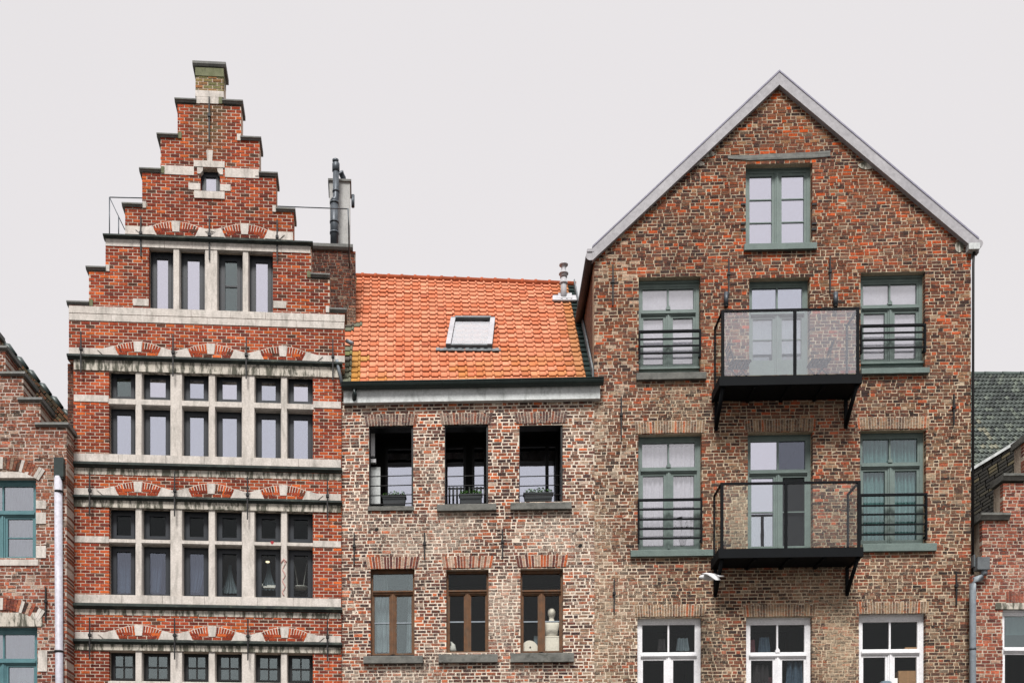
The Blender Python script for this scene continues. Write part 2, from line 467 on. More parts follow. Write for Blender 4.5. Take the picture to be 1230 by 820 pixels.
# ------------------------------------------------------------------ the setting: ground
mb = MB(); mb.box(-300, 300, -300, 300, -.5, 0)
tag(mb.build('ground', M['asphalt']), None, None, kind='structure')

# ================================================================== STEPPED GABLE HOUSE
A = Frame(411, 24.15, 3.6)
a_root = tag(empty('stepped_gable_house', A.o, A.a), 'tall red brick house with a stepped gable and stone bands, left of the orange roof', 'house')

def pal_a(x, z, r):
    c = pick(r, [(.36, (158, 72, 50)), (.2, (136, 60, 44)), (.2, (182, 88, 56)), (.1, (112, 54, 46)), (.09, (204, 104, 60)), (.05, (92, 62, 52))])
    k = KB * r.uniform(.82, 1.15) * (1 + .35 * nz(x, z, .8, 2))
    col = C(*c, k, 1.06)
    # rain-streaked algae under the chimney-like top piece and on the piece itself
    zt = z - za_top
    if zt > -.8: g = .85 - .3 * max(0, x - xa_mid - .12)
    else: g = max(0, 1.25 - abs(x - xa_mid) / .40) * max(0, min(1, (zt + 2.3) / 1.0))
    g = min(1, g * 1.2) * r.uniform(.5, 1.)
    ac = C(132, 138, 92, KB) if zt > -.8 else C(104, 92, 66, KB)
    col = tuple(a * (1 - g) + b * g for a, b in zip(col, ac))
    sm = .12 + .16 * nz(x, z, 1.1, 4)
    return (*col, max(0, sm))
def mort_a(x, z): 
    k = 1 + .12 * nz(x, z, 1.5, 9); return C(224, 206, 188, k * 1.12)

xa_mid = A.x(251); za_top = A.z(251, 80)
tiers = []      # z bottom, z top, x left, x right
def tier(py_lo, py_hi, pl, pr):
    pass
zb = [0.0, A.z(83, 432), A.z(80, 366), A.z(107, 325), A.z(125, 284), A.z(147, 248.5), A.z(168, 206.5), A.z(189, 165.5), A.z(210, 124.5), A.z(236, 82)]
xl = [88.5, 83, 107, 127, 150.5, 171, 193, 213.5, 235]
xr = [410, 414, 396, 373.5, 352.5, 331.5, 311.5, 289.5, 268.5]
for i in range(9): tiers.append((zb[i], zb[i + 1], A.x(xl[i]), A.x(xr[i])))
def spans_a(z):
    for t in tiers:
        if t[0] <= z < t[1]: return [(t[2], t[3])]
    return []

# window bays (pixels at the left edge of the bay), floors from the attic down
zA = lambda py, px=131: A.z(px, py)
att = [(179, 207.5), (216, 245.5), (261.7, 291), (299, 328)]
att_z = (A.z(179, 372), A.z(179, 297))
bay = [(131, 162), (171, 204), (219.5, 250), (259, 290), (306.5, 337), (345.5, 376)]
floors = [(441, 477.5, 486, 548), (608.3, 645.8, 652, 716.3), (779.5, 816.5, 822, 884), (950, 986, 992, 1054)]
holes_a = [(A.x(179), A.x(328), *att_z)]
for f in floors: holes_a.append((A.x(131), A.x(376), zA(f[3]), zA(f[0])))
lw = (A.x(240.8), A.x(264.5), A.z(241, 231), A.z(241, 203))
holes_a.append(lw)
mb = MB()
brickwork(mb, spans_a, holes_a, 0, zb[9], pal_a, mort_a, rng, thick=.42)
mb.build('wall', M['brick_red'], a_root)

# stone work: window grids
def stone_grid(xs, zr, parent):
    mb = MB()
    # wide piers and thin mullions between openings
    for (l0, r0), (l1, r1) in zip(xs, xs[1:]):
        a, b = A.x(r0), A.x(l1)
        pr = .006 if b - a > .2 else .0
        c = .018
        mb.extr([(0, 0)], 0, 0) if False else None
        z0, z1 = zr[0], zr[-1]
        n = len(mb.v)
        poly = [(a, .27), (a, .06), (a + c, -pr), (b - c, -pr), (b, .06), (b, .27)]
        for z in (z0, z1):
            for x, y in poly: mb.vert((x, y, z))
        k = len(poly)
        for i in range(k):
            j = (i + 1) % k; mb.face((n + i, n + j, n + k + j, n + k + i))
    if len(zr) > 2:
        for zl, zh in zip(zr[1:-1:2], zr[2:-1:2]):
            for l, r_ in xs: mb.extr([(.27, zl), (.03, zl), (-.012, zl + .02), (-.012, zh - .02), (.05, zh), (.27, zh)], A.x(l) - .02, A.x(r_) + .02)
    return mb.build('window_surround', M['stone'], parent)

stone_grid(att, att_z, a_root)
# reading glass per pane as photographed
g_f3u = ['G_grey', 'G_sky', 'G_sky2', 'G_sky', 'G_sky2', 'G_sky']
for i, (l, r_) in enumerate(att):
    small_window(a_root, (A.x(l), A.x(r_), att_z[0], att_z[1]), .20, M['navy'], M[['G_sky', 'G_sky', 'G_grey', 'G_sky'][i]], .055, .075, (1, 2) if i == 2 else None)
for k, f in enumerate(floors):
    z = [zA(f[3]), zA(f[2]), zA(f[1]), zA(f[0])]
    stone_grid(bay, z, a_root)
    for i, (l, r_) in enumerate(bay):
        fr_ = 'navy' if k < 2 else 'dark_frame'
        for up in (1, 0):
            if k == 0: g = g_f3u[i] if up else 'G_sky2'
            elif k == 1: g = 'G_dark' if up else ('G_clear' if i > 2 else 'G_mid')
            else: g = 'G_grey'
            rc = (A.x(l), A.x(r_), z[2], z[3]) if up else (A.x(l), A.x(r_), z[0], z[1])
            small_window(a_root, rc, .20, M[fr_], M[g], .05, .07 if k < 2 else .035, (2, 2) if k >= 2 else None)
    if k < 3:
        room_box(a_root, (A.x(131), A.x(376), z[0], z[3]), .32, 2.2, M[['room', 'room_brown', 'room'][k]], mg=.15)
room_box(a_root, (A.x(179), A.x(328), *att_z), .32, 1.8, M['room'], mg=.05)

# little gable window with its stone
small_window(a_root, lw, .12, M['navy'], M['G_sky'], .05, .05)
room_box(a_root, lw, .24, .6, M['room'], mg=.05)
mb = MB(); y = -.022
Z = lambda py: A.z(245, py)
X = A.x
mb = MB(); mb.prism([(X(233), Z(201.5)), (X(270), Z(201.5)), (X(270), Z(194)), (X(233), Z(194))], y - .01, .1); mb.build('window_stone', M['stone'], a_root)
mb = MB(); mb.prism([(X(233.5), Z(239)), (X(270), Z(239)), (X(270), Z(230.5)), (X(233.5), Z(230.5))], y - .012, .1); mb.build('window_stone', M['stone'], a_root)
for a, b in ((226.5, 240.8), (264.5, 277)): mb = MB(); mb.prism([(X(a), Z(229)), (X(b), Z(229)), (X(b), Z(221)), (X(a), Z(221))], y, .1); mb.build('window_stone', M['stone'], a_root)
mb = MB(); mb.prism([(X(237), Z(209.5)), (X(240.5), Z(209.5)), (X(243.5), Z(206)), (X(244), Z(201)), (X(237), Z(201))], y, .1); mb.build('window_stone', M['stone'], a_root)
mb = MB(); mb.prism([(X(264.5), Z(209.5)), (X(268), Z(209.5)), (X(268), Z(201)), (X(261), Z(201)), (X(261.5), Z(206))], y, .1); mb.build('window_stone', M['stone'], a_root)
mb = MB(); mb.prism([(X(249), Z(193.8)), (X(255), Z(193.8)), (X(256), Z(181)), (X(248), Z(181))], y - .004, .1); mb.build('window_stone', M['stone'], a_root)

def band(px0, px1, py0, py1, ref, mat, proud=.02, name='stone_band', seg=0):
    z1, z0 = A.z(ref, py0), A.z(ref, py1); mb = MB()
    xs = [A.x(px0), A.x(px1)]
    if seg:
        n = max(1, int((xs[1] - xs[0]) / seg)); cuts = [xs[0] + (xs[1] - xs[0]) * k / n + (rng.uniform(-.1, .1) if 0 < k < n else 0) for k in range(n + 1)]
    else: cuts = xs
    for a, b in zip(cuts, cuts[1:]):
        mb.box(a + (.003 if a > xs[0] else 0), b - (.003 if b < xs[1] else 0), -proud - rng.uniform(0, .003), .1, z0, z1)
    return mb.build(name, mat, a_root)
def ledge(px0, px1, py0, py1, ref, proud=.10, name='cornice'):
    z1, z0 = A.z(ref, py0), A.z(ref, py1); h = z1 - z0; mb = MB()
    mb.extr([(.1, z0), (-.03, z0), (-.05, z0 + h * .18), (-proud, z0 + h * .35), (-proud, z0 + h * .72), (-.02, z1), (.1, z1)], A.x(px0), A.x(px1))
    return mb.build(name, M['ledge'], a_root)

band(127, 373, 287, 295.5, 127, M['stone'], .018, seg=.6)
ledge(124.7, 376, 282.5, 287.2, 125, .11)
band(150.5, 352, 272, 281.5, 151, M['stone'], .02, seg=.5)
band(83, 414, 367.5, 376, 83, M['stone'], .022, seg=.75)
band(83.2, 413.6, 376.6, 384.5, 83, M['stone'], .018, seg=.85)
band(160, 178.8, 359, 367.2, 160, M['stone'], .02)
band(328.4, 343.8, 356, 364.5, 160, M['stone'], .02)
band(193.5, 233, 199, 209.5, 193.5, M['stone'], .016, seg=.45)
band(270.2, 311.2, 199, 210, 193.5, M['stone'], .016, seg=.45)
ledge(81.5, 411, 425.5, 432, 83, .11)
band(83, 414, 417.5, 425.3, 83, M['stone'], .02, seg=.9)
band(89, 409.5, 432.2, 444.5, 89, M['stone_stain'], .03, seg=.55)
band(89, 130.8, 474, 482, 89, M['stone'], .02); band(376.2, 409.5, 473.6, 481.6, 89, M['stone'], .02)
band(89, 409.5, 544.5, 554, 89, M['stone'], .03, seg=.9)
ledge(88, 411, 554, 561, 88, .11)
band(89, 409.5, 561.5, 569, 89, M['stone_stain'], .012, seg=.5)
band(89, 409.5, 586, 594, 89, M['stone'], .02, seg=.9)
ledge(88, 411, 594, 600, 88, .11)
band(89, 409.5, 600.2, 608.5, 89, M['stone_stain'], .03, seg=.55)
band(90, 130.8, 643.5, 651, 90, M['stone'], .02); band(376.2, 409.5, 643.3, 650.8, 90, M['stone'], .02)
band(90, 409.5, 713.5, 723.5, 90, M['stone'], .03, seg=.9)
ledge(89, 411, 723.5, 730.5, 89, .11)
band(90, 409.5, 731, 737.5, 90, M['stone_stain'], .012, seg=.5)
band(90, 409.5, 758.5, 766.5, 90, M['stone'], .02, seg=.9)
ledge(89, 411, 766.5, 772.8, 89, .11)
band(90, 409.5, 773, 780, 90, M['stone_stain'], .03, seg=.55)
band(90, 409.5, 882, 892, 90, M['stone'], .03, seg=.9)
ledge(89, 411, 892, 899, 89, .11)

def relief_arch(pxc, py_base, ref, half=29., y=-.03):
    """Shallow relieving arch: stone skewbacks and keystone, soldier bricks between, set into the brick face."""
    xc = A.x(pxc); z0 = A.z(ref, py_base)
    mb = MB()
    ho = .50; rise = .115; Ro = (ho * ho + rise * rise) / (2 * rise); th = .215
    zc = z0 + .15 + .115 + .02 - Ro + .02      # arch centre height
    amax = math.asin(ho / Ro)
    pt = lambda r, a: (xc + r * math.sin(a), zc + r * math.cos(a))
    mb.mi = 0; mb.col = (*C(228, 216, 202, 1.2), 0)
    def seg(a0, a1, r0, r1, y0):
        mb.prism([pt(r0, a0), pt(r0, a1), pt(r1, a1), pt(r1, a0)], y0, .1)
    n = 16; ak = .088 / Ro * 1.05
    for k in range(8):
        a0 = ak + (amax - ak) * k / 8; a1 = ak + (amax - ak) * (k + 1) / 8
        seg(a0, a1, Ro - th, Ro, y + .004); seg(-a1, -a0, Ro - th, Ro, y + .004)
    for sgn in (-1, 1):
        m_ = 7
        for k in range(m_):
            a0 = ak + (amax - ak) * (k + .14) / m_; a1 = ak + (amax - ak) * (k + .86) / m_
            q = (a0, a1) if sgn > 0 else (-a1, -a0)
            mb.col = pal_a(xc + k, z0, rng); mb.col = (*mb.col[:3], .02)
            seg(*q, Ro - th + .012, Ro - .012, y + .002 - rng.uniform(0, .003))
    mb.mi = 1; mb.col = (1, 1, 1, 0)
    seg(-ak * .96, ak * .96, Ro - th - .01, Ro + .004, y - .012)
    for sgn in (-1, 1):
        p1, p2 = pt(Ro - th - .01, sgn * (amax + .006)), pt(Ro + .01, sgn * (amax + .006))
        q = [(p1[0], p1[1]), (xc + sgn * .80, z0 + .0), (xc + sgn * .86, z0 + .12), (p2[0] + sgn * .10, p2[1] - .03), p2]
        q = [(p1[0], p1[1]), (p1[0] + sgn * .05, z0), (xc + sgn * .74, z0), (xc + sgn * .86, z0 + .10), (p2[0] + sgn * .03, p2[1] - .01), p2]
        if sgn < 0: q = q[::-1]
        mb.prism(q, y - .008, .1)
    return mb.build('relief_arch', [M['brick_red'], M['stone']], a_root)
def tympanum(pxc, py_base, ref):
    """two rows of brick in front of the band under the arch"""
    xc = A.x(pxc); z0 = A.z(ref, py_base); mb = MB()
    brickwork(mb, lambda z: [(xc - .47, xc + .47)], [], z0 + .002, z0 + .15, pal_a, mort_a, rng, thick=.06, y0=-.026, end=.03)
    return mb.build('arch_infill', M['brick_red'], a_root)
for pys, ref, cs in ((425.3, 83, (166, 253.5, 340)), (594, 89, (166, 254, 340.5)), (766.5, 90, (167, 255, 342))):
    for c in cs: relief_arch(c, pys, ref); tympanum(c, pys, ref)
for c in (211.5, 294): relief_arch(c, 281.5, 151); tympanum(c, 281.5, 151)

# gable copings, both sides of every step
def coping(px0, px1, py_top, ref, side):
    z1 = A.z(ref, py_top); x0, x1 = A.x(px0), A.x(px1); mb = MB()
    mb.extr([(.5, z1 - .075), (-.02, z1 - .075), (-.035, z1 - .05), (-.065, z1 - .04), (-.065, z1 - .012), (-.03, z1 + .012), (.5, z1 + .012)], x0, x1)
    o = mb.build('coping', M['coping'], a_root)
    mb = MB()       # pale upstand where the coping runs into the next step
    if side < 0: mb.box(x1 - .0, x1 + .075, -.03, .4, z1 - .09, z1 + .05)
    else: mb.box(x0 - .075, x0, -.03, .4, z1 - .09, z1 + .05)
    mb.build('end_block', M['algae_stone'] if rng.random() < .3 else M['stone'], o)
for px0, px1, py, s in ((210, 236, 119, -1), (188.5, 214, 161, -1), (167.5, 193.5, 202.5, -1), (146.7, 171.5, 244.3, -1), (103.5, 127.5, 320.4, -1), (80.5, 107.5, 362, -1)):
    coping(px0, px1, py, px0, s)
for px0, px1, py, s in ((267, 292, 121.8, 1), (289, 313.8, 165.8, 1), (311, 333.8, 208.3, 1), (331.5, 354.8, 251.3, 1), (373, 396.5, 329.8, 1), (395.5, 416.5, 371.5, 1)):
    coping(px0, px1, py, px1, s)
# top piece
mb = MB(); xL, xR = X(235), X(268.5)
mb.extr([(.5, za_top - .02), (-.03, za_top - .02), (-.06, za_top + .02), (-.06, za_top + .07), (-.02, za_top + .09), (.5, za_top + .09)], X(231.5), X(271.5))
mb.build('cap_stone', M['coping'], a_root)
mb = MB(); mb.box(xL - .004, xR + .004, -.02, .42, A.z(236, 91.5), A.z(236, 81.7)); mb.build('pinnacle_stone', M['algae_stone'], a_root)
mb = MB(); mb.box(xL - .004, xR + .004, -.02, .42, A.z(236, 116.5), A.z(236, 109)); mb.build('pinnacle_stone', M['stone'], a_root); mb = MB(); mb.box(xL + .02, xR - .06, -.024, .40, A.z(236, 124.5), A.z(236, 117)); mb.build('pinnacle_stone', M['stone'], a_root)
# iron ties
for px, a, b in ((251.5, 118, 171), (169.5, 261, 309), (251.7, 262, 313), (333, 265, 315)): anchor(a_root, A, px, a, b, -.02)
for px, a, b in ((99, 402, 451), (209, 406, 455), (296.5, 409, 458), (400, 411, 460), (109.5, 570, 621), (211, 569.5, 622), (298, 575, 626), (393.5, 577, 627),
                 (109.5, 743, 793), (211, 743.5, 793), (298.5, 744.5, 794), (393.5, 746, 795)): anchor(a_root, A, px, a, b, -.115)
# dark pier at the left corner, party wall and chimney at the right
mb = MB()
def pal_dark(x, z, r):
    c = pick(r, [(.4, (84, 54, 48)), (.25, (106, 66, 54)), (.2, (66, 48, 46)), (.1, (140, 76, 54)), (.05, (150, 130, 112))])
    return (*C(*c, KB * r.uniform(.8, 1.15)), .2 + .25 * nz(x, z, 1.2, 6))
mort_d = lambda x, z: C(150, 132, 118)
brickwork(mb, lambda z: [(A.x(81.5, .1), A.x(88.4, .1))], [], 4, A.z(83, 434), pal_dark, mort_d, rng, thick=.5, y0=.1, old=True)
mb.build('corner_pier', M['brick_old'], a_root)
D2 = 2.6
mb = MB(); zt = A.z(400, 301, D2)
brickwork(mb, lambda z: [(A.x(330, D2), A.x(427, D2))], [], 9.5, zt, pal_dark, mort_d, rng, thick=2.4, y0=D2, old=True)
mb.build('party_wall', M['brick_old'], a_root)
mb = MB(); mb.extr([(D2 + 2.45, zt), (D2 - .05, zt), (D2 - .09, zt + .05), (D2 - .09, A.z(400, 295, D2)), (D2 + 2.45, A.z(400, 295, D2))], A.x(345, D2), A.x(424, D2))
mb.build('wall_coping', M['coping'], a_root)
zc0 = A.z(400, 296, D2 + .5); zc1 = A.z(400, 218, D2 + .5)
ch = empty('chimney', (0, 0, 0), 0, a_root)
mb = MB(); c0, c1 = A.x(395.5, D2 + .5), A.x(420.5, D2 + .5)
mb.prism([(c0 + .03, zc0), (c1, zc0), (c1, zc1), (c0, zc1)], D2 + .5, D2 + 1.1)
mb.build('chimney_stack', M['render'], ch)
mb = MB(); mb.box(c0 - .03, c1 + .03, D2 + .46, D2 + 1.14, zc1, zc1 + .05); mb.build('chimney_cap', M['coping'], ch)
mb = MB(); mb.tube([((c0 + c1) / 2 + .08, D2 + .8, zc1 + .05), ((c0 + c1) / 2 + .08, D2 + .8, zc1 + .3), ((c0 + c1) / 2 + .02, D2 + .7, zc1 + .38)], .07, 10); mb.build('chimney_pot', M['grey_metal'], ch); mb = MB(); mb.tube([(c1 + .07, D2 + .6, zc1 - .55), (c1 + .07, D2 + .6, zc1 - .25)], .04, 8); mb.build('side_vent', M['grey_metal'], ch)
mb = MB(); d3 = D2 + .25
xf = A.x(402.5, d3); zz = lambda py: A.z(402, py, d3)
mb.tube([(xf - .02, d3, zz(296)), (xf - .02, d3, zz(243))], .098, 14)
mb.tube([(xf - .02, d3, zz(243)), (xf - .01, d3, zz(240)), (xf + .02, d3, zz(238)), (xf + .02, d3, zz(201))], [.105, .085, .075, .075], 14)
mb.tube([(xf + .02, d3, zz(206)), (xf + .02, d3, zz(205.5)), (xf + .02, d3, zz(197)), (xf + .015, d3, zz(195))], [.075, .092, .092, .05], 14)
mb.tube([(xf + .01, d3, zz(195)), (xf + .01, d3, zz(192.3))], [.07, .08], 12)
for py in (281, 268, 245, 231, 206): mb.tube([(xf + (-.02 if py > 240 else .02), d3, zz(py)), (xf + (-.02 if py > 240 else .02), d3, zz(py - 2))], .112 if py > 240 else .088, 14)
mb.build('flue_pipe', M['grey_metal'], ch)
# roof of the stepped house, kept behind the steps
mb = MB(); za = A.z(251, 176, .5); zl_ = A.z(251, 372, .5); xc = A.x(251)
for sgn, xe in ((-1, A.x(100)), (1, A.x(398))):
    mb.prism([(xe, zl_ - .12), (xc, za - .12), (xc, za), (xe, zl_)] if sgn < 0 else [(xc, za - .12), (xe, zl_ - .12), (xe, zl_), (xc, za)], .43, 9)
mb.build('roof', M['coping'], a_root)
mb = MB(); mb.box(A.x(95), A.x(95) + .3, .45, 9, 0, A.z(251, 372, .5)); mb.box(A.x(404) - .3, A.x(404), .45, 9, 0, A.z(251, 372, .5)); mb.build('side_wall', M['room'], a_root)
# roof terrace railings
mb = MB(); d = 1.6; q = lambda px, py: (A.x(px, d), d, A.z(px, py, d))
zf = A.z(140, 292, d)
for px, py in ((131.5, 237), (142.5, 260)): mb.tube([(A.x(px, d), d, zf), q(px, py)], .013, 6)
mb.tube([q(131.5, 237), q(175, 238)], .012, 6); mb.tube([q(132, 238), q(150, 276)], .01, 6)
mb.build('roof_railing', M['grey_metal'], a_root); mb = MB(); mb.tube([q(325, 247.5), q(418, 251)], .012, 6); mb.tube([q(418, 251), q(419, 272), (A.x(419, d), d + .9, A.z(419, 296, d))], .017, 6)
mb.build('roof_railing', M['grey_metal'], a_root)
# short rainwater elbow and spout on the right flank
mb = MB(); q = lambda px, py, d=-.06: (A.x(px, d), d, A.z(px, py, d))
mb.tube([q(404.5, 432), q(406, 440), q(411, 462)], .035, 8); mb.build('rain_spout', M['pipe_grey'], a_root); mb = MB(); mb.tube([q(416, 409, .3), q(424, 413, .25)], .045, 8)
mb.build('rain_spout', M['pipe_grey'], a_root)
# traces of paint on the stone
mb = MB(); pts = []
for k in range(26):
    t = k / 25; pts.append((A.x(341) + .03 * math.sin(t * 19), -.006, A.z(341, 673 + 42 * t)))
mb.tube(pts, .011, 6); mb.tube([(A.x(337.5), -.006, A.z(337, 676)), (A.x(341), -.008, A.z(341, 671)), (A.x(344.5), -.006, A.z(344, 675))], .013, 6)
mb.build('graffiti', M['red_paint'], a_root)
mb = MB(); mb.prism([(A.x(327) + .035 * math.cos(a) * (1 + .3 * math.sin(3 * a)), A.z(327, 651.5) + .035 * math.sin(a)) for a in [k * .52 for k in range(12)]], -.016, 0); mb.build('paint_spot', M['red_spot'], a_root)

# drapes and things behind the second-floor panes
def drape(fr, px0, px1, py0, py1, dep, mat, label, folds=6, amp=.025, xfun=None, group=None):
    x0, x1 = fr.x(px0, dep), fr.x(px1, dep); z1, z0 = fr.z(px0, py0, dep), fr.z(px0, py1, dep)
    mb = cloth(x0, x1, z0, z1, dep, folds, amp, rng, xfun)
    return place(mb, 'curtain', M[mat], fr, ((x0 + x1) / 2, dep, z0), label, 'curtain', group)
tied = lambda t, s: .5 + (t - .5) * (.16 + .84 * (s ** 2.2))
drape(A, 138, 157, 661, 711, .35, 'curtain_blue', 'plain grey blue net in the leftmost pane of the dark middle window row', 4, .02)
drape(A, 178, 197, 661, 711, .35, 'curtain_blue', 'grey blue net in the second pane of the dark middle window row', 4, .02, lambda t, s: t * (1 - .25 * s))
drape(A, 226, 247, 661, 711, .35, 'curtain_blue', 'grey blue net gathered to one side, third pane of the dark middle window row', 5, .02, lambda t, s: t * (1 - .35 * s * s))
drape(A, 265, 288, 678, 712, .38, 'curtain_blue', 'grey blue drape flaring from a narrow top, fourth pane of the dark middle window row', 5, .02, tied)
drape(A, 312, 334, 676, 708, .38, 'curtain_blue', 'slim pale blue drape under the small lit lamp', 5, .02, tied)
lx, lz = A.p(321.5, 675, .42)
mb = MB(); mb.mi = 0; mb.tube([(lx, .42, lz + .35), (lx, .42, lz + .05)], .006, 6); mb.tube([(lx, .42, lz + .06), (lx, .42, lz + .045), (lx, .42, lz + .02)], [.02, .07, .08], 12)
mb.mi = 1; mb.tube([(lx, .42, lz + .018), (lx, .42, lz), (lx, .42, lz - .012)], [.045, .04, .01], 12)
place(mb, 'pendant_lamp', [M['iron'], M['lamp']], A, (lx, .42, lz), 'small lit pendant lamp behind a pane of the dark middle window row', 'lamp')
# a bowl with two upright cords in the last window
bx, bz = A.p(361, 708, .45)
mb = MB(); mb.smooth = True; mb.tube([(bx, .45, bz), (bx, .45, bz + .015), (bx, .45, bz + .05), (bx, .45, bz + .055)], [.07, .13, .19, .18], 18)
for sgn in (-1, 1): mb.tube([(bx + sgn * .06, .45, bz + .04), (bx + sgn * .09, .45, bz + .28), (bx + sgn * .15, .45, bz + .62)], .009, 6)
place(mb, 'hanging_bowl', M['fascia'], A, (bx, .45, bz), 'shallow pale bowl on two cords in the rightmost pane of the dark middle window row', 'bowl')
bx, bz = A.p(322, 706, .28)
mb = MB(); mb.tube([(bx - .18, .28, bz), (bx - .18, .28, bz + .05), (bx - .12, .28, bz + .09)], [.05, .06, .03], 10); mb.box(bx - .10, bx + .16, .24, .34, bz, bz + .035); mb.box(bx - .02, bx + .17, .25, .33, bz + .035, bz + .06)
place(mb, 'ornament', M['fascia'], A, (bx, .28, bz), 'little pale ornament on the sill beneath the lit lamp', 'ornament')

# ================================================================== ORANGE ROOF HOUSE
B = Frame(716, 24.0, -2.2)         # this facade and the warehouse share one plane
xj = B.x(714)                       # where the two houses meet
m_root = tag(empty('orange_roof_house', B.w(B.x(413), 0, 0), B.a), 'low brick house with a bright orange tiled roof between two taller houses', 'house')
xm0 = B.x(413)
class Sub:                           # same facade plane, coordinates counted from another base point
    def __init__(s, fr, x0): s.f = fr; s.x0 = x0; s.a = fr.a
    def p(s, px, py, dep=0.):
        x, z = s.f.p(px, py, dep); return x - s.x0, z
    def x(s, px, dep=0.): return s.p(px, 500, dep)[0]
    def z(s, px, py, dep=0.): return s.p(px, py, dep)[1]
    def w(s, x, y, z): return s.f.w(x + s.x0, y, z)
H = Sub(B, xm0)

def pal_m(x, z, r):
    a = nz(x, z, .9, 11); b = nz(x, z, 2.1, 12)
    up = max(0, min(1, (z - H.z(560, 640)) / 2.5))
    edge = 1.0 if (x < .55 or abs(x - H.x(515)) < .38 or abs(x - H.x(605)) < .35) else .45
    it = [(.32, (68, 52, 52)), (.22, (104, 66, 60)), (.20, (156, 90, 64)), (.10 + .12 * up * edge + max(0, b) * .3, (216, 106, 56)), (.08, (66, 50, 52)), (.08 + max(0, a) * .15, (170, 138, 120)), (.04 + max(0, -a) * .12, (196, 178, 160))]
    c = pick(r, it)
    if r.random() < .5 * max(0, 1 - (H.x(714) - x) / 1.1): c = pick(r, [(.4, (122, 90, 72)), (.3, (164, 134, 108)), (.3, (190, 168, 144))])
    w = .15; c = tuple(c_ * (1 - w) + m_ * w for c_, m_ in zip(c, (140 + 30 * b, 96 + 20 * b, 80)))
    sm = .23 + .28 * nz(x, z, .75, 13) + .08 * (1 - up)
    if .6 < z - H.z(560, 668) + .5 and z < H.z(560, 612) and x > H.x(470): sm += .08
    return (*C(*c, KB * 1.0 * r.uniform(.75, 1.2), .95), max(.05, min(.55, sm)))
mort_m = lambda x, z: C(228, 215, 198, 1.42 + .3 * nz(x, z, 1.4, 14))

up_w = [(443, 496.5), (534, 586.5), (623.5, 676)]
lo_w = [(445, 498), (536, 587), (625, 676.5)]
uz = [(H.z(470, 608), H.z(470, 510.5)), (H.z(560, 606), H.z(560, 509.5)), (H.z(650, 604), H.z(650, 508.5))]
lz_ = [(H.z(470, 787.5), H.z(470, 682)), (H.z(560, 785), H.z(560, 682)), (H.z(650, 784.5), H.z(650, 682))]
holes = []
for (l, r_), z in list(zip(up_w, uz)) + list(zip(lo_w, lz_)): holes.append((H.x(l), H.x(r_), *z))
for (l, r_) in lo_w: holes.append((H.x(l), H.x(r_), H.z(560, 1010), H.z(560, 880)))
mb = MB()
ztop = H.z(560, 480)
brickwork(mb, lambda z: [(-.055, H.x(714))], holes, 0, ztop, pal_m, mort_m, rng, thick=.32, rough=.008, old=True, joint=.022)
for (l, r_) in up_w: soldiers(mb, H.x(l) - .06, H.x(r_) + .05, H.z(560, 509.5), H.z(560, 496), lambda x, z, r: (*C(*pick(r, [(.4, (92, 72, 70)), (.3, (120, 94, 86)), (.2, (150, 128, 116)), (.1, (150, 90, 70))]), KB * r.uniform(.8, 1.1)), .3), mort_m(0, 9), rng, fan=.05)
for k, (l, r_) in enumerate(lo_w): soldiers(mb, H.x(l) - .06, H.x(r_) + .06, H.z(560, 681.5), H.z(560, 667.5), lambda x, z, r: (*C(*pick(r, [(.3 if k else .5, (110, 70, 66)), (.3, (150, 90, 70)), (.10 + .08 * k, (196, 104, 66)), (.25, (190, 164, 144))]), KB * r.uniform(.8, 1.1)), .2), mort_m(0, 8), rng, fan=.05)
mb.build('wall', M['brick_mid'], m_root)

def sill(parent, fr, px0, px1, py0, py1, ref, mat, proud=.11):
    z1, z0 = fr.z(ref, py0), fr.z(ref, py1); mb = MB()
    x0, x1 = fr.x(px0), fr.x(px1)
    n = 7; b = len(mb.v)
    for k in range(n + 1):
        x = x0 + (x1 - x0) * k / n; j = .006 * mn.noise(Vector((x * 5, z0, 3)))
        for y, z in ((.12, z0), (-proud + j, z0 + j), (-proud - .006 + j, z1 - .02 + j), (-proud + .012, z1 - .008 + j), (.12, z1 + .01)): mb.vert((x, y, z))
    for k in range(n):
        for i in range(5):
            j = (i + 1) % 5; mb.face((b + k * 5 + i, b + k * 5 + j, b + k * 5 + 5 + j, b + k * 5 + 5 + i))
    mb.face([b + i for i in range(4, -1, -1)]); mb.face([b + n * 5 + i for i in range(5)])
    return mb.build('sill', mat, parent)
sill(m_root, H, 442, 497, 608, 613.5, 470, M['blue_stone'], .05); sill(m_root, H, 525, 596, 606.5, 614.5, 560, M['blue_stone']); sill(m_root, H, 613, 686, 604.5, 613, 650, M['blue_stone'])
for (a, b, y0, y1, rf) in ((437, 508, 788, 797, 470), (527, 597.5, 786, 796, 560), (613, 689, 784.5, 795.5, 650)): sill(m_root, H, a, b, y0, y1, rf, M['blue_stone'])
for px, a, b in ((425.5, 640, 678), (510, 640, 672), (603.5, 636, 671)): anchor(m_root, H, px, a, b)

for px, py in ((452.5, 635.5), (697, 655)):
    x, z = H.p(px, py); mb = MB(); mb.prism([(x + .04 * math.cos(a) * (1 + .3 * math.sin(2 * a)), z + .04 * math.sin(a)) for a in [2 * math.pi * k / 9 for k in range(9)]], -.013, .02); mb.build('putlog_hole', M['room_black'], m_root)
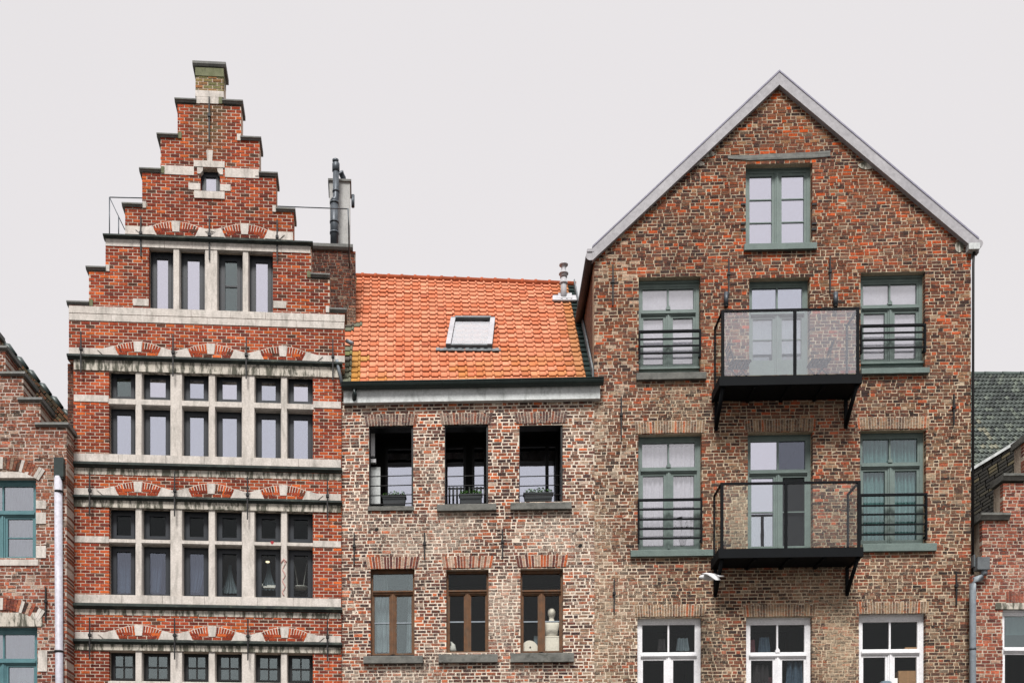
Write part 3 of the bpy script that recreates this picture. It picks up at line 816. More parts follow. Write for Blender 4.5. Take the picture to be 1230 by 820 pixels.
# covered terrace behind the three upper openings: dark recess with glass doors at the back
dT = 1.12
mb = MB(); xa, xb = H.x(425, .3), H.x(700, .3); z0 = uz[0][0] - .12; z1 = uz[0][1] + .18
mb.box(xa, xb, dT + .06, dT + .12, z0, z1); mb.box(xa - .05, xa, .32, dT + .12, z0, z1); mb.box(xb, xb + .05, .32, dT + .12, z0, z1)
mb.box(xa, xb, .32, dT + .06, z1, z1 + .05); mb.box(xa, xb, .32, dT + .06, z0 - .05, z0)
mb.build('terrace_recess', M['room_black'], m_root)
zT = lambda py: H.z(560, py, dT)
for l, r_ in ((466, 527), (533, 556.5), (570, 581), (604, 655), (659, 667)):
    mb = MB(); rc = (H.x(l, dT), H.x(r_, dT), z0 + .02, z1 - .25)
    inner = ring(mb, (rc[0] - .06, rc[1] + .06, rc[2] - .02, rc[3] + .06), .06, dT - .03, dT + .05)
    dr = mb.build('terrace_door', M['dark_frame'], m_root)
    pane_mesh([inner], dT, M['G_sky2'], dr)
mb = MB(); mb.box(H.x(444.5, .5), H.x(450.5, .5), .42, .5, H.z(446, 549, .5), H.z(446, 513, .5)); mb.box(H.x(443, .5), H.x(452, .5), .40, .5, H.z(446, 557, .5), H.z(446, 553, .5)); mb.build('white_panel', M['white_paint'], m_root)
mb = MB(); mb.box(H.x(444, .55), H.x(457, .55), .5, .56, H.z(446, 607, .55), H.z(446, 562, .55)); mb.build('side_panel', M['fascia'], m_root)
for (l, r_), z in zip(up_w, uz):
    mb = MB(); ring(mb, (H.x(l) - .004, H.x(r_) + .004, z[0] - .03, z[1] + .036), (.02, .045, .03, .075), .03, .31); mb.build('shade_lining', M['dark_frame'], m_root)  # near black lining added to stand in for shade on soffit and reveals
    mb = MB(); pm = (l + r_) / 2
    for py in (570.5, 582, 593.5, 604): mb.tube([(H.x(l) - .02, .06, H.z(pm, py)), (H.x(r_) + .02, .06, H.z(pm, py - .7))], .011, 6)
    mb.build('window_railing', M['iron'], m_root)

# timber windows below
for (l, r_), z in zip(lo_w, lz_):
    x0, x1 = H.x(l), H.x(r_); z0w, z1w = z; d = .12
    mb = MB()
    r0 = ring(mb, (x0 - .03, x1 + .03, z0w - .03, z1w + .03), (.075, .075, .09, .11), d, d + .09)
    ztr = z1w - (z1w - z0w) * .255
    mb.box(r0[0], r0[1], d - .02, d + .07, ztr - .055, ztr + .03); mb.box(r0[0], r0[1], d - .05, d + .03, ztr - .01, ztr + .015)
    xm = (x0 + x1) / 2
    mb.box(xm - .05, xm + .05, d - .01, d + .07, r0[2], ztr - .055); mb.box(xm - .018, xm + .018, d - .035, d, r0[2], ztr - .055)
    lp = (r0[0], xm - .05, r0[2], ztr - .055); rp = (xm + .05, r0[1], r0[2], ztr - .055)
    lp2 = ring(mb, lp, .03, d + .01, d + .06); rp2 = ring(mb, rp, .03, d + .01, d + .06)
    w = mb.build('window', M['old_wood'], m_root)
    mb = MB()
    for q in (lp2, rp2):
        zmid = q[2] + (q[3] - q[2]) * .53; mb.box(q[0], q[1], d + .012, d + .05, zmid - .014, zmid + .014)
    mb.build('glazing_bar', M['pipe_grey'], w)
    pane_mesh([lp2, rp2, (r0[0], r0[1], ztr + .03, r0[3])], d + .04, M['G_grey'] if l < 500 else M['G_clear'], w)
    mb = MB(); mb.box(x0, x1, d - .02, d + .0, z0w + .01, z0w + .045); mb.build('lower_rail', M['dark_frame'], w)
    room_box(m_root, (x0, x1, z0w, z1w), .32, 1.9, M['room'] if l < 600 else M['room'], mg=.1)
drape(H, 449, 470, 693, 783, .36, 'curtain_white', 'pale drape filling the left casement of the leftmost timber window', 4, .03, lambda t, s: t * (.78 + .22 * s))
drape(H, 488, 497, 695, 783, .36, 'curtain_white', 'narrow pale drape at the right edge of the leftmost timber window', 3, .02, lambda t, s: 1 - (1 - t) * (.6 + .4 * s))
# bust, disc and box in the rightmost timber window
bx, by = H.x(661, .34), .36; zB = H.z(661, 784, .34)
mb = MB(); mb.box(bx - .24, bx + .2, by - .1, by + .2, zB, zB + .36)
mb.box(bx - .245, bx + .205, by - .105, by + .205, zB + .33, zB + .345)
place(mb, 'plinth_box', M['plaster_white'], H, (bx, by, zB), 'white box under the bust in the rightmost timber window', 'box')
mb = MB(); zb_ = zB + .36
ell = [(0, .115, .075), (.04, .135, .085), (.14, .15, .09), (.24, .19, .095), (.30, .185, .085), (.335, .12, .065), (.36, .06, .052), (.42, .052, .05), (.45, .068, .068), (.50, .085, .092), (.56, .086, .095), (.61, .066, .075), (.635, .02, .025)]
mb.smooth = True; prev = None
for h, rx, ry in ell:
    cur = [mb.vert((bx + .03 + rx * math.cos(a), by + .02 + ry * math.sin(a) - (.02 if .45 < h < .6 and math.sin(a) < -.9 else 0), zb_ + h)) for a in [2 * math.pi * k / 20 for k in range(20)]]
    if prev:
        for k in range(20): mb.face((prev[k], prev[(k + 1) % 20], cur[(k + 1) % 20], cur[k]))
    else: mb.face(cur[::-1])
    prev = cur
mb.face(prev)
place(mb, 'mannequin_bust', M['plaster_white'], H, (bx + .03, by + .02, zb_), 'white plaster head and shoulders bust behind the rightmost timber window', 'bust')
dx, dz = H.p(636, 782, .28)
mb = MB(); pts = [(dx + .2 * math.cos(a), dz + .24 * math.sin(a)) for a in [math.pi * k / 18 for k in range(19)]]
mb.prism(pts, .26, .30); mb.mi = 1; mb.prism([(dx + .015 + .018 * math.cos(a), dz + .09 + .018 * math.sin(a)) for a in [2 * math.pi * k / 10 for k in range(10)]], .25, .27)
place(mb, 'white_disc', [M['plaster_white'], M['iron']], H, (dx, .28, dz), 'half round white plate with a dark centre hole in the rightmost timber window', 'plate')
dx, dz = H.p(643, 783, .36); mb = MB(); mb.box(dx - .03, dx + .09, .34, .42, dz, dz + .36)
place(mb, 'small_carton', M['curtain_blue'], H, (dx, .36, dz), 'small bluish upright carton between the white plate and the bust', 'carton')
dx, dz = H.p(543, 783, .34); mb = MB(); mb.tube([(dx, .34, dz), (dx, .34, dz + .06), (dx + .02, .34, dz + .16), (dx - .03, .34, dz + .24)], [.09, .1, .05, .01], 10)
place(mb, 'folded_cloth', M['fascia'], H, (dx, .34, dz), 'crumpled pale cloth in the left casement of the middle timber window', 'cloth')

# planters and chairs on the terrace
def planter(l, r_, py0, py1, label, seed):
    d = .20; rr = random.Random(seed)
    x0, x1 = H.x(l, d), H.x(r_, d); z1, z0 = H.z(560, py0, d), H.z(560, py1, d)
    root = tag(empty('planter_box', H.w((x0 + x1) / 2, d, z0), H.a), label, 'planter', 'planters in the terrace openings')
    w2 = (x1 - x0) / 2; mb = MB(); h = z1 - z0
    mb.prism([(-w2 + .03, 0), (w2 - .03, 0), (w2, h), (-w2, h)], -.09, .09); mb.box(-w2 - .012, w2 + .012, -.1, .1, h - .03, h)
    mb.build('trough', M['soil_box'], root)
    mb = MB()
    for k in range(170):
        x = rr.uniform(-w2 + .02, w2 - .02); y = rr.uniform(-.09, .08); z = h + rr.uniform(0, .11) * (1 - abs(x) / w2 * .4) + rr.uniform(-.02, .02)
        s = rr.uniform(.018, .036); a = rr.uniform(0, 6.28); t = rr.uniform(-.9, .9)
        e1 = Vector((math.cos(a), math.sin(a), t)).normalized() * s; e2 = e1.cross(Vector((rr.uniform(-1, 1), rr.uniform(-1, 1), 1))).normalized() * s * .5
        p = Vector((x, y, z)); i = [mb.vert(p - e1), mb.vert(p + e2), mb.vert(p + e1), mb.vert(p - e2)]; mb.face(i)
    for k in range(14):
        x = rr.uniform(-w2 + .03, w2 - .03); mb.tube([(x, 0, h - .01), (x + rr.uniform(-.03, .03), rr.uniform(-.04, .03), h + .08)], .004, 5)
    mb.build('foliage', M['leaf'] , root)
planter(459.5, 487.5, 595.5, 607, 'dark trough of green plants in the left terrace opening', 1)
planter(552, 579, 594.5, 606, 'dark trough of green plants in the middle terrace opening', 2)
planter(629, 664, 594, 604.5, 'dark trough of green plants in the right terrace opening', 3)
def slat_chair(px, label, seed):
    d = .62; z0 = uz[1][0] - .12; x = H.x(px, d)
    root = tag(empty('terrace_chair', H.w(x, d, z0), H.a), label, 'chair', 'chairs on the covered terrace')
    zt = H.z(560, 584, d) - z0
    mb = MB()
    for k in (-.17, -.085, 0, .085, .17): mb.tube([(k, 0, zt - .45), (k, -.02, zt - .02)], .022, 8)
    mb.tube([(-.2, -.02, zt - .05), (.2, -.02, zt - .05)], .02, 8); mb.build('backrest', M['dark_frame'], root)
    mb = MB(); mb.box(-.21, .21, 0, .3, zt - .47, zt - .44); mb.build('seat', M['dark_frame'], root)
    for sx in (-.18, .18):
        for sy in (.02, .27):
            mb = MB(); mb.tube([(sx, sy, 0), (sx, sy, zt - .46)], .02, 6); mb.build('leg', M['dark_frame'], root)
slat_chair(549, 'dark chair with a barred back, left of the two in the middle terrace opening', 1)
slat_chair(573, 'dark chair with a barred back, right of the two in the middle terrace opening', 2)

# eaves, gutter and roof
mb = MB(); z1, z0 = H.z(414, 472), H.z(414, 487)
mb.prism([(0.01, z0), (H.x(720), z0 + .0), (H.x(720), z1), (0.01, z1)], -.13, .2); mb.build('fascia', M['fascia'], m_root)
def half_gutter(mb, x0, x1, y, z, r, n=10):
    b = len(mb.v); prof = [(y + r * math.cos(a), z + r * math.sin(a)) for a in [math.pi + math.pi * k / n for k in range(n + 1)]]
    prof2 = [(y + (r - .012) * math.cos(a), z + (r - .012) * math.sin(a)) for a in [2 * math.pi - math.pi * k / n for k in range(n + 1)]]
    mb.extr([(yy, zz) for yy, zz in (prof + prof2)], x0, x1)
zg = H.z(414, 463.5, -.12)
mb = MB(); half_gutter(mb, -.02, H.x(723.5), -.19, zg, .115); mb.tube([(-.02, -.305, zg), (H.x(723.5), -.305, zg)], .016, 8)
for k in range(9):
    x = .5 + k * .56
    if x < H.x(723): mb.tube([(x, -.19 + .117 * math.cos(a), zg + .117 * math.sin(a)) for a in [math.pi * (1 + k_ / 8) for k_ in range(9)]], .007, 5)
mb.build('gutter', M['dark_zinc'], m_root)
mb = MB(); mb.tube([(.26, -.2, zg - .1), (.26, -.2, zg - .22), (.24, -.1, zg - .3)], .05, 10); mb.build('gutter_outlet', M['dark_zinc'], m_root)
dl, dr_ = 5.2, 4.65
e0 = (H.x(411), -.12, H.z(412, 461, -.12)); e1 = (H.x(714.5), -.12, H.z(714, 457.5, -.12))
r0_ = (H.x(418.5, dl), dl, H.z(431, 331.5, dl)); r1_ = (H.x(714.5), dr_, H.z(697, 342, dr_))
roofP = bilinear(e0, e1, r1_, r0_)
def tile_col(s, t, r):
    k = .95 * r.uniform(.94, 1.06)
    c = C(*pick(r, [(.5, (226, 144, 110)), (.25, (220, 130, 94)), (.2, (234, 156, 122)), (.025, (204, 120, 90))]), k)
    g = 0; gc = C(92, 112, 88, 1.)
    edge = .055 + .03 * nz(0, t * 9, 1, 21)
    if s < edge * .75 and (t < .3 or .42 < t < .55 or t > .66): g = .9; gc = pick(r, [(.4, C(100, 120, 104)), (.3, C(84, 96, 92)), (.3, C(110, 126, 84))])
    elif s < edge + .02 and t < .25: g = .55; gc = C(178, 150, 52)
    if s > .965: g = 1; gc = C(44, 56, 54)
    elif s > .93: g = .35; gc = C(150, 130, 52)
    elif s > .88: g = .35 * r.random() + max(0, .3 - t); gc = C(150, 110, 58)
    elif t < .3 and nz(s * 6, t * 3, 1, 22) > -.05: g = max(0, .38 - t) * r.random() * 1.3; gc = C(196, 146, 60)
    g = min(1, max(0, g))
    return tuple(a * (1 - g) + b * g for a, b in zip(c, gc))
mb = MB(); tiles(mb, roofP, 28, 23, .024, .026, tile_col, rng)
rf = mb.build('roof', M['tile'], m_root)
mb = MB(); P = roofP; n_ = (Vector(e1) - Vector(e0)).cross(Vector(r0_) - Vector(e0)).normalized()
b = [mb.vert(Vector(p) - n_ * .05) for p in (e0, e1, r1_, r0_)]; mb.face(b); b2 = [mb.vert(Vector(p) - n_ * .12) for p in (e0, e1, r1_, r0_)]; mb.face(b2[::-1])
mb.build('roof_deck', M['room'], m_root)
# ridge caps
mb = MB(); mb.col = (*C(206, 110, 74, .8), 0)
for k in range(17):
    a = P(k / 17, 1.0); c = P((k + 1.03) / 17, 1.0); mb.col = (*C(214, 114, 78, .8 * rng.uniform(.8, 1.1)), 0)
    mb.tube([a + Vector((0, 0, .0)), a + (c - a) * .16, a + (c - a) * .17, c], [.10, .10, .085, .08], 10)
mb.build('ridge_tile', M['tile'], rf)
mb = MB(); a = Vector(r0_); c = Vector(r1_); mb.prism([(a.x, a.z - .1), (c.x, c.z - .1), (c.x, c.z - .02), (a.x, a.z - .02)], 5.0, 5.1) if False else None
# back slope so the roof is closed
bk = [(e0[0], dl * 2 - .2, e0[2]), (e1[0], dr_ * 2, e1[2])]
i = [mb.vert(p) for p in (r1_, r0_, bk[0], bk[1])]; mb.face(i[::-1]); mb.build('roof_back', M['coping'], m_root)

def roof_frame():      # origin, axes of the roof plane
    eu = (P(.6, .3) - P(.4, .3)).normalized(); es = (P(.5, .5) - P(.5, .1)).normalized(); n = eu.cross(es).normalized(); es = n.cross(eu); return eu, es, n
eu, es, en = roof_frame()
def on_roof(px, py):
    s_, t_ = .5, .5     # invert the sheet by a few Newton steps through the facade frame
    for _ in range(30):
        q = P(s_, t_); x, z = H.p(px, py, q.y)
        qs = P(s_ + .01, t_); qt = P(s_, t_ + .01)
        fx, fz = q.x - x, q.z - z
        def res(s, t):
            q = P(s, t); x, z = H.p(px, py, q.y); return q.x - x, q.z - z
        a = res(s_ + .001, t_); b_ = res(s_, t_ + .001)
        J = ((a[0] - fx) / .001, (b_[0] - fx) / .001, (a[1] - fz) / .001, (b_[1] - fz) / .001)
        det = J[0] * J[3] - J[1] * J[2]
        s_ -= (J[3] * fx - J[1] * fz) / det; t_ -= (-J[2] * fx + J[0] * fz) / det
    return P(s_, t_)
class RB(MB):          # boxes in roof axes
    def rbox(s, o, u0, u1, v0, v1, w0, w1):
        b = len(s.v)
        tmp = MB(); tmp.box(u0, u1, w0, w1, v0, v1)       # x along eave, y = height off the roof (negated), z up the slope
        for x, y, z in tmp.v: s.vert(o + eu * x + en * y + es * z)
        for f in tmp.f: s.face([b + k for k in f][::-1])
bl, br, tl = on_roof(535.5, 420.5), on_roof(591, 420.5), on_roof(536, 387)
W_ = (br - bl).length; L_ = (tl - bl).length; L_ = abs((tl - bl).dot(es))
sk = empty('skylight', (0, 0, 0), 0, m_root)
mb = RB(); t = .10; hh = .13
mb.rbox(bl, 0, t, 0, L_, -.03, hh); mb.rbox(bl, W_ - t, W_, 0, L_, -.03, hh); mb.rbox(bl, t, W_ - t, L_ - t, L_, -.03, hh + .02); mb.rbox(bl, t, W_ - t, 0, t * .8, -.03, hh - .01)
mb.build('skylight_frame', M['lead'], sk)
mb = RB(); mb.rbox(bl, -.0, t + .012, .01, L_ - t, hh, hh + .012); mb.build('frame_cover', M['zinc'], sk); mb = RB(); mb.rbox(bl, W_ - t - .012, W_, .01, L_ - t, hh, hh + .012); mb.build('frame_cover', M['zinc'], sk)
mb = RB(); mb.rbox(bl, t - .01, W_ - t + .01, .05, L_ - t + .01, .085, .10); mb.build('pane', M['G_roof'], sk)
mb = RB(); mb.rbox(bl, -.18, W_ + .2, -.14, .0, .02, .045)
for k in range(9): mb.rbox(bl, -.22 + k * (W_ + .46) / 9, -.22 + (k + .5) * (W_ + .46) / 9, -.17, .0, .04, .06)
mb.build('flashing', M['lead'], sk)
vp = empty('vent_pipe', (0, 0, 0), 0, m_root)
pb = on_roof(677, 361)
mb = MB(); q = pb
mb.tube([q - Vector((0, 0, .1)), q + Vector((0, 0, .62))], .075, 14); mb.tube([q + Vector((0, 0, .42)), q + Vector((0, 0, .46))], .10, 14)
mb.tube([q + Vector((0, 0, .58)), q + Vector((0, 0, .72)), q + Vector((0, 0, .74)), q + Vector((0, 0, .86)), q + Vector((0, 0, .9))], [.09, .085, .06, .06, .08], 14); mb.tube([q + Vector((0, 0, .66)), q + Vector((0, 0, .68))], .12, 14); mb.tube([q + Vector((0, 0, .88)), q + Vector((0, 0, .91))], .11, 14)
mb.build('vent_stack', M['white_lead'], vp)
mb = RB(); mb.rbox(pb, -.26, .34, -.18, .2, .03, .07); mb.rbox(pb, -.14, .2, -.1, .3, .05, .09)
for k in range(5): mb.rbox(pb, -.28 + k * .125, -.2 + k * .125, -.22, .1, .045, .085)
mb.build('vent_flashing', M['white_lead'], vp)
# pale edge trim at the left valley
mb = MB(); mb.tube([H.w(0, 0, 0) * 0 + Vector(P(-.035, .06)) + en * .1, Vector(P(-.03, .32)) + en * .08], .03, 8); mb.build('valley_edge', M['pipe_grey'], m_root)

# ================================================================== GABLED WAREHOUSE
w_root = tag(empty('gabled_warehouse', B.w(xj, 0, 0), B.a), 'tall brown brick warehouse with a plain pointed gable and two black balconies', 'house')
G = Sub(B, xj)
gx0, gx1, gxa = 0.0, G.x(1166), G.x(936.5)
gza, gzl, gzr = G.z(936, 96), G.z(714, 299), G.z(1166, 290)
def spans_g(z):
    if z >= gza - .02: return []
    l, r_ = gx0, gx1
    if z > gzl: l = gx0 + (gxa - gx0) * (z - gzl) / (gza - gzl)
    if z > gzr: r_ = gx1 + (gxa - gx1) * (z - gzr) / (gza - gzr)
    return [(l, r_)] if r_ - l > .05 else []

def pal_g(x, z, r):
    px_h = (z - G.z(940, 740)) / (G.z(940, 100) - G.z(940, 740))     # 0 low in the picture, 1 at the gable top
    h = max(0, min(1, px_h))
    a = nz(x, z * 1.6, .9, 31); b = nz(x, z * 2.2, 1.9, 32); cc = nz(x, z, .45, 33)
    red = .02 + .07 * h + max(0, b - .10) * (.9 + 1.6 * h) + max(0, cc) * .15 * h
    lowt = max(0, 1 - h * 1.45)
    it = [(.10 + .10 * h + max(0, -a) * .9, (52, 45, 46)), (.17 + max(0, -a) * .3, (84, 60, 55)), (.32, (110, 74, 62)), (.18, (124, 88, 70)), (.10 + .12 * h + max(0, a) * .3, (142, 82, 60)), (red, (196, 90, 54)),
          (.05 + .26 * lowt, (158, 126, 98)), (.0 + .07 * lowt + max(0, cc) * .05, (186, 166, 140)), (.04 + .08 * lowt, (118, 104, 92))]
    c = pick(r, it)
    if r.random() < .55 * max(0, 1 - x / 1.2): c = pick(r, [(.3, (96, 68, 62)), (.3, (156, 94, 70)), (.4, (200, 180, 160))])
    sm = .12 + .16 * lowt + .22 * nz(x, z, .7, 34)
    if x < .95 and z < G.z(716, 470): sm += .16 * (1 - x / .95)
    # lime splashes by the lower door and under the brackets
    if abs(x - G.x(888)) < .16 and z < G.z(888, 598) and z > G.z(888, 660): sm += .2
    for pxb in (858, 1008):
        if abs(x - G.x(pxb)) < .26 and z < G.z(pxb, 715):
            sm += .12; 
            if r.random() < .35: c = (58, 52, 48)
    mean = (130 + 10 * b - 4 * lowt, 86 + 12 * cc + 16 * lowt, 64 + 10 * lowt)                 # neighbours share most of their colour
    w = .2; c = tuple(c_ * (1 - w) + m_ * w for c_, m_ in zip(c, mean))
    k = 1 + .35 * nz(x, z, .6, 36) + .2 * nz(x, z, 2.6, 37)
    return (*C(*c, KB * k * r.uniform(.8, 1.16), (.82 + .36 * h)), max(.02, min(.55, sm)))
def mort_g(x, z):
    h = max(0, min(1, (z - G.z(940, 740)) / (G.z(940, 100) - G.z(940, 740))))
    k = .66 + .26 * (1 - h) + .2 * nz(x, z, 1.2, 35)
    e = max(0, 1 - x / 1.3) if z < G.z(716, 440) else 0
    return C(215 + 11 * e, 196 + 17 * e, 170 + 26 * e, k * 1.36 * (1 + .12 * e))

gw = dict(
    attic=(895.5, 976, 300, 196.5), l2=(767, 841.5, 447, 334), r2=(1033.5, 1111.5, 443.5, 328), d2=(899.6, 972.8, 452, 333),
    l3=(766.5, 843, 661, 520), r3=(1033, 1112.5, 654, 515), d3=(898, 976.5, 658, 518),
    l4=(765.5, 843, 872, 740), c4=(896, 975.5, 872, 740), r4=(1031.5, 1112, 868, 736.5))
gr = {}
for k, (l, r_, b_, t_) in gw.items(): gr[k] = (G.x(l), G.x(r_), G.z((l + r_) / 2, b_), G.z((l + r_) / 2, t_))
holes = [gr[k] for k in gr]
low = G.z(940, 940); holes += [(gr[k][0], gr[k][1], 1.2, low) for k in ('l4', 'c4', 'r4')]
mb = MB()
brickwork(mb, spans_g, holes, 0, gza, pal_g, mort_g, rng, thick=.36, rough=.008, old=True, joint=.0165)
lp = lambda x, z, r: (*C(*pick(r, [(.3, (112, 92, 78)), (.3, (142, 118, 96)), (.25, (168, 142, 114)), (.08, (186, 100, 62)), (.07, (84, 68, 60))]), KB * r.uniform(.8, 1.1)), .32)
for k in ('l2', 'r2', 'd2'): soldiers(mb, gr[k][0] - .04, gr[k][1] + .04, gr[k][3], gr[k][3] + .2, lambda x, z, r: (*pal_g(x, z, r)[:3], .2), mort_g(0, gr[k][3]), rng) if False else None
for k in ('l3', 'r3', 'd3', 'l4', 'c4', 'r4'): soldiers(mb, gr[k][0] - .05, gr[k][1] + .05, gr[k][3] + .002, gr[k][3] + .255, lp, mort_g(0, gr[k][3]), rng, w=.058, fan=.02)
mb.build('wall', M['brick_old'], w_root)

# gable trim and roof
def verge(px0, py0, px1, py1):
    a = G.p(px0, py0, -.12); b = G.p(px1, py1, -.12)
    return a, b
out_l, out_a, out_r = G.p(711.5, 297.5, -.12), G.p(936.3, 86.5, -.12), G.p(1176, 288, -.12)
hgt = .285
mb = MB(); dn = lambda p, h=.27: (p[0], p[1] - h)
mb.prism([dn(out_l), dn(out_a), out_a, out_l], -.12, .02); mb.prism([dn(out_a), dn(out_r), out_r, out_a], -.12, .02)
mb.build('verge_board', M['zinc'], w_root)
mb = MB()
for a, b in ((out_l, out_a), (out_a, out_r)):
    mb.prism([(a[0], a[1] + .003), (b[0], b[1] + .003), (b[0], b[1] + .045), (a[0], a[1] + .04)], -.132, .02)
mb.build('verge_trim', M['verge_grey'], w_root)
mb = MB()
for a, b in ((out_l, out_a), (out_a, out_r)):
    mb.prism([(a[0], a[1] - .14), (b[0], b[1] - .14), (b[0], b[1] + .02), (a[0], a[1] + .02)], .022, 10)
mb.build('roof', M['coping'], w_root)
mb = MB(); mb.box(0, .34, .365, 10, 0, gzl + .02); mb.box(gx1 - .34, gx1, .365, 10, 0, gzr); mb.box(0, gx1, 9.7, 10, 0, gzr)
side = mb.build('side_wall', M['brick_old'], w_root)
for o in [side]:
    me = o.data; at = me.attributes['Col']; at.data.foreach_set('color', [x for _ in range(len(me.vertices)) for x in (*C(112, 84, 72), .3)])
# left eaves gutter seen from its end, running back along the flank
gx, gz = G.p(708.5, 309.5)
mb = MB(); half_r = .10
mb.tube([(gx, -.10, gz - .02), (gx, 9.5, gz - .02)], half_r, 14)
mb.box(gx - .06, .02, .0, 9.5, gz + .06, gz + .10)
mb.build('gutter', M['brown_zinc'], w_root)
mb = MB(); mb.tube([(gx, -.108, gz - .02), (gx, -.10, gz - .02)], half_r * .98, 14); mb.box(gx - .07, gx + .08, -.125, -.02, gz + .06, gz + .12); mb.build('gutter_end', M['zinc'], w_root)
ex, ez = G.p(1166, 297, -.1)
mb = MB(); mb.box(ex - .06, ex + .17, -.16, .02, ez - .07, ez + .06); mb.build('eaves_block', M['fascia'], w_root)
rx, rz = G.p(1175, 293.5, -.1)
mb = MB(); mb.tube([(rx, -.14, rz), (rx, 9.5, rz)], .085, 12); mb.build('gutter', M['zinc'], w_root)
mb = MB(); rx2 = G.x(1167.2); mb.tube([(rx2 + .03, -.04, rz - .05), (rx2 + .01, -.05, rz - .4), (rx2, -.05, G.z(1166, 690))], .028, 8); mb.build('lightning_rod_cable', M['iron'], w_root)
# dark flashing where the lower roof meets the flank
mb = MB()
for a_, b_ in ((0.02, .97),):
    p0 = P(.997, a_); p1 = P(.997, b_)
    q0 = (p0.x - (xj - xm0) - .012, p0.y, p0.z); q1 = (p1.x - (xj - xm0) - .012, p1.y, p1.z)
    i = [mb.vert(v) for v in (q0, q1, (q1[0], q1[1], q1[2] + .22), (q0[0], q0[1], q0[2] + .22))]
    i2 = [mb.vert(v) for v in ((q0[0] - .03, *q0[1:]), (q1[0] - .03, *q1[1:]), (q1[0] - .03, q1[1], q1[2] + .2), (q0[0] - .03, q0[1], q0[2] + .2))]
    mb.face(i); mb.face(i2[::-1]); mb.face((i[2], i[3], i2[3], i2[2])); mb.face((i[0], i[1], i2[1], i2[0])[::-1]); mb.face((i[0], i2[0], i2[3], i[3])); mb.face((i[1], i[2], i2[2], i2[1]))
mb.build('flashing', M['lead'], w_root)

# timber lintel over the attic window and lime patches
mb = MB(); z1, z0 = G.z(936, 184.5), G.z(936, 193.5); xs = [G.x(874), G.x(900), G.x(940), G.x(975), G.x(997)]
mb.prism([(xs[0], z0 + .07), (xs[1], z0 + .02), (xs[3], z0 + .03), (xs[4], z0 + .06), (xs[4], z1 + .02), (xs[3], z1), (xs[1], z1 - .03), (xs[0], z1 - .03)], -.024, .1)
mb.build('timber_lintel', M['grey_wood'], w_root)
mb = MB()
for px, py, rx_, rz_ in ((848, 186, .20, .07), (838, 197, .14, .06), (1041, 199, .17, .09), (1046, 192, .1, .06), (729, 294, .12, .07), (1152, 297, .09, .12)):
    x, z = G.p(px, py); n = 14
    mb.prism([(x + rx_ * math.cos(a) * (1 + .35 * mn.noise(Vector((a * 2, px, 1)))), z + rz_ * math.sin(a) * (1 + .4 * mn.noise(Vector((a * 2, px, 7))))) for a in [2 * math.pi * k / n for k in range(n)]], -.018, .02)
mb.build('mortar_patch', M['stone_stain'], w_root)
for px, a, b in ((736, 319, 368), (875, 312, 355), (996.5, 309, 352), (746, 477, 529), (1145, 474, 511), (1148, 687, 727), (737.5, 696, 736)): anchor(w_root, G, px, a, b)

def casement(parent, rc, paint, glass, d=.17, transom=None, fw=.075, sw=.055, lights_top=2, leaf=(1, 1), cs=.05, bottom=.0, glass_top=None, leaf_glass=None, knob=False):
    """frame with an optional top light over two leaves; leaf = panes across, panes up in each leaf"""
    x0, x1, z0, z1 = rc; mb = MB()
    r0 = ring(mb, (x0 - .03, x1 + .03, z0 - .03, z1 + .03), (fw + .03, fw + .03, fw * .7 + .03, fw + .05), d, d + .09)
    mb.box(x0 - .02, x1 + .02, d - .03, d + .0, z1 - .03, z1 + .03)
    panes = []; top = r0[3]; tops = []
    if transom:
        zt = z1 - (z1 - z0) * transom
        mb.box(r0[0], r0[1], d - .015, d + .08, zt - .045, zt + .045); mb.box(r0[0], r0[1], d - .04, d - .015, zt - .015, zt + .02)
        rt = ring(mb, (r0[0], r0[1], zt + .045, top), sw * .7, d + .01, d + .07)
        bars(mb, rt, d + .015, lights_top, 1, .035, .05)
        if knob:
            xm = (x0 + x1) / 2
            mb.prism([(xm - .045, rt[2] - .01), (xm + .045, rt[2] - .01), (xm + .045, rt[2] + .04), (xm, rt[2] + .10), (xm - .045, rt[2] + .04)], d - .02, d + .03)
        tops.append(rt); top = zt - .045
    xm = (r0[0] + r0[1]) / 2
    mb.box(xm - cs, xm + cs, d - .005, d + .08, r0[2], top); mb.box(xm - .016, xm + .016, d - .025, d, r0[2], top)
    lv = []
    for a, b in ((r0[0], xm - cs), (xm + cs, r0[1])):
        q = ring(mb, (a, b, r0[2], top), (sw, sw, sw + bottom, sw), d + .012, d + .07); bars(mb, q, d + .02, leaf[0], leaf[1], .022); lv.append(q)
    w = mb.build('window', paint, parent)
    if tops and isinstance(glass_top, list):
        q = tops[0]; xq = (q[0] + q[1]) / 2
        pane_mesh([(q[0], xq - .006, q[2], q[3])], d + .045, glass_top[0], w); pane_mesh([(xq + .006, q[1], q[2], q[3])], d + .045, glass_top[1], w)
    elif tops: pane_mesh(tops, d + .045, glass_top or glass, w)
    for k, q in enumerate(lv): pane_mesh([q], d + .045, (leaf_glass or [glass, glass])[k], w)
    return w

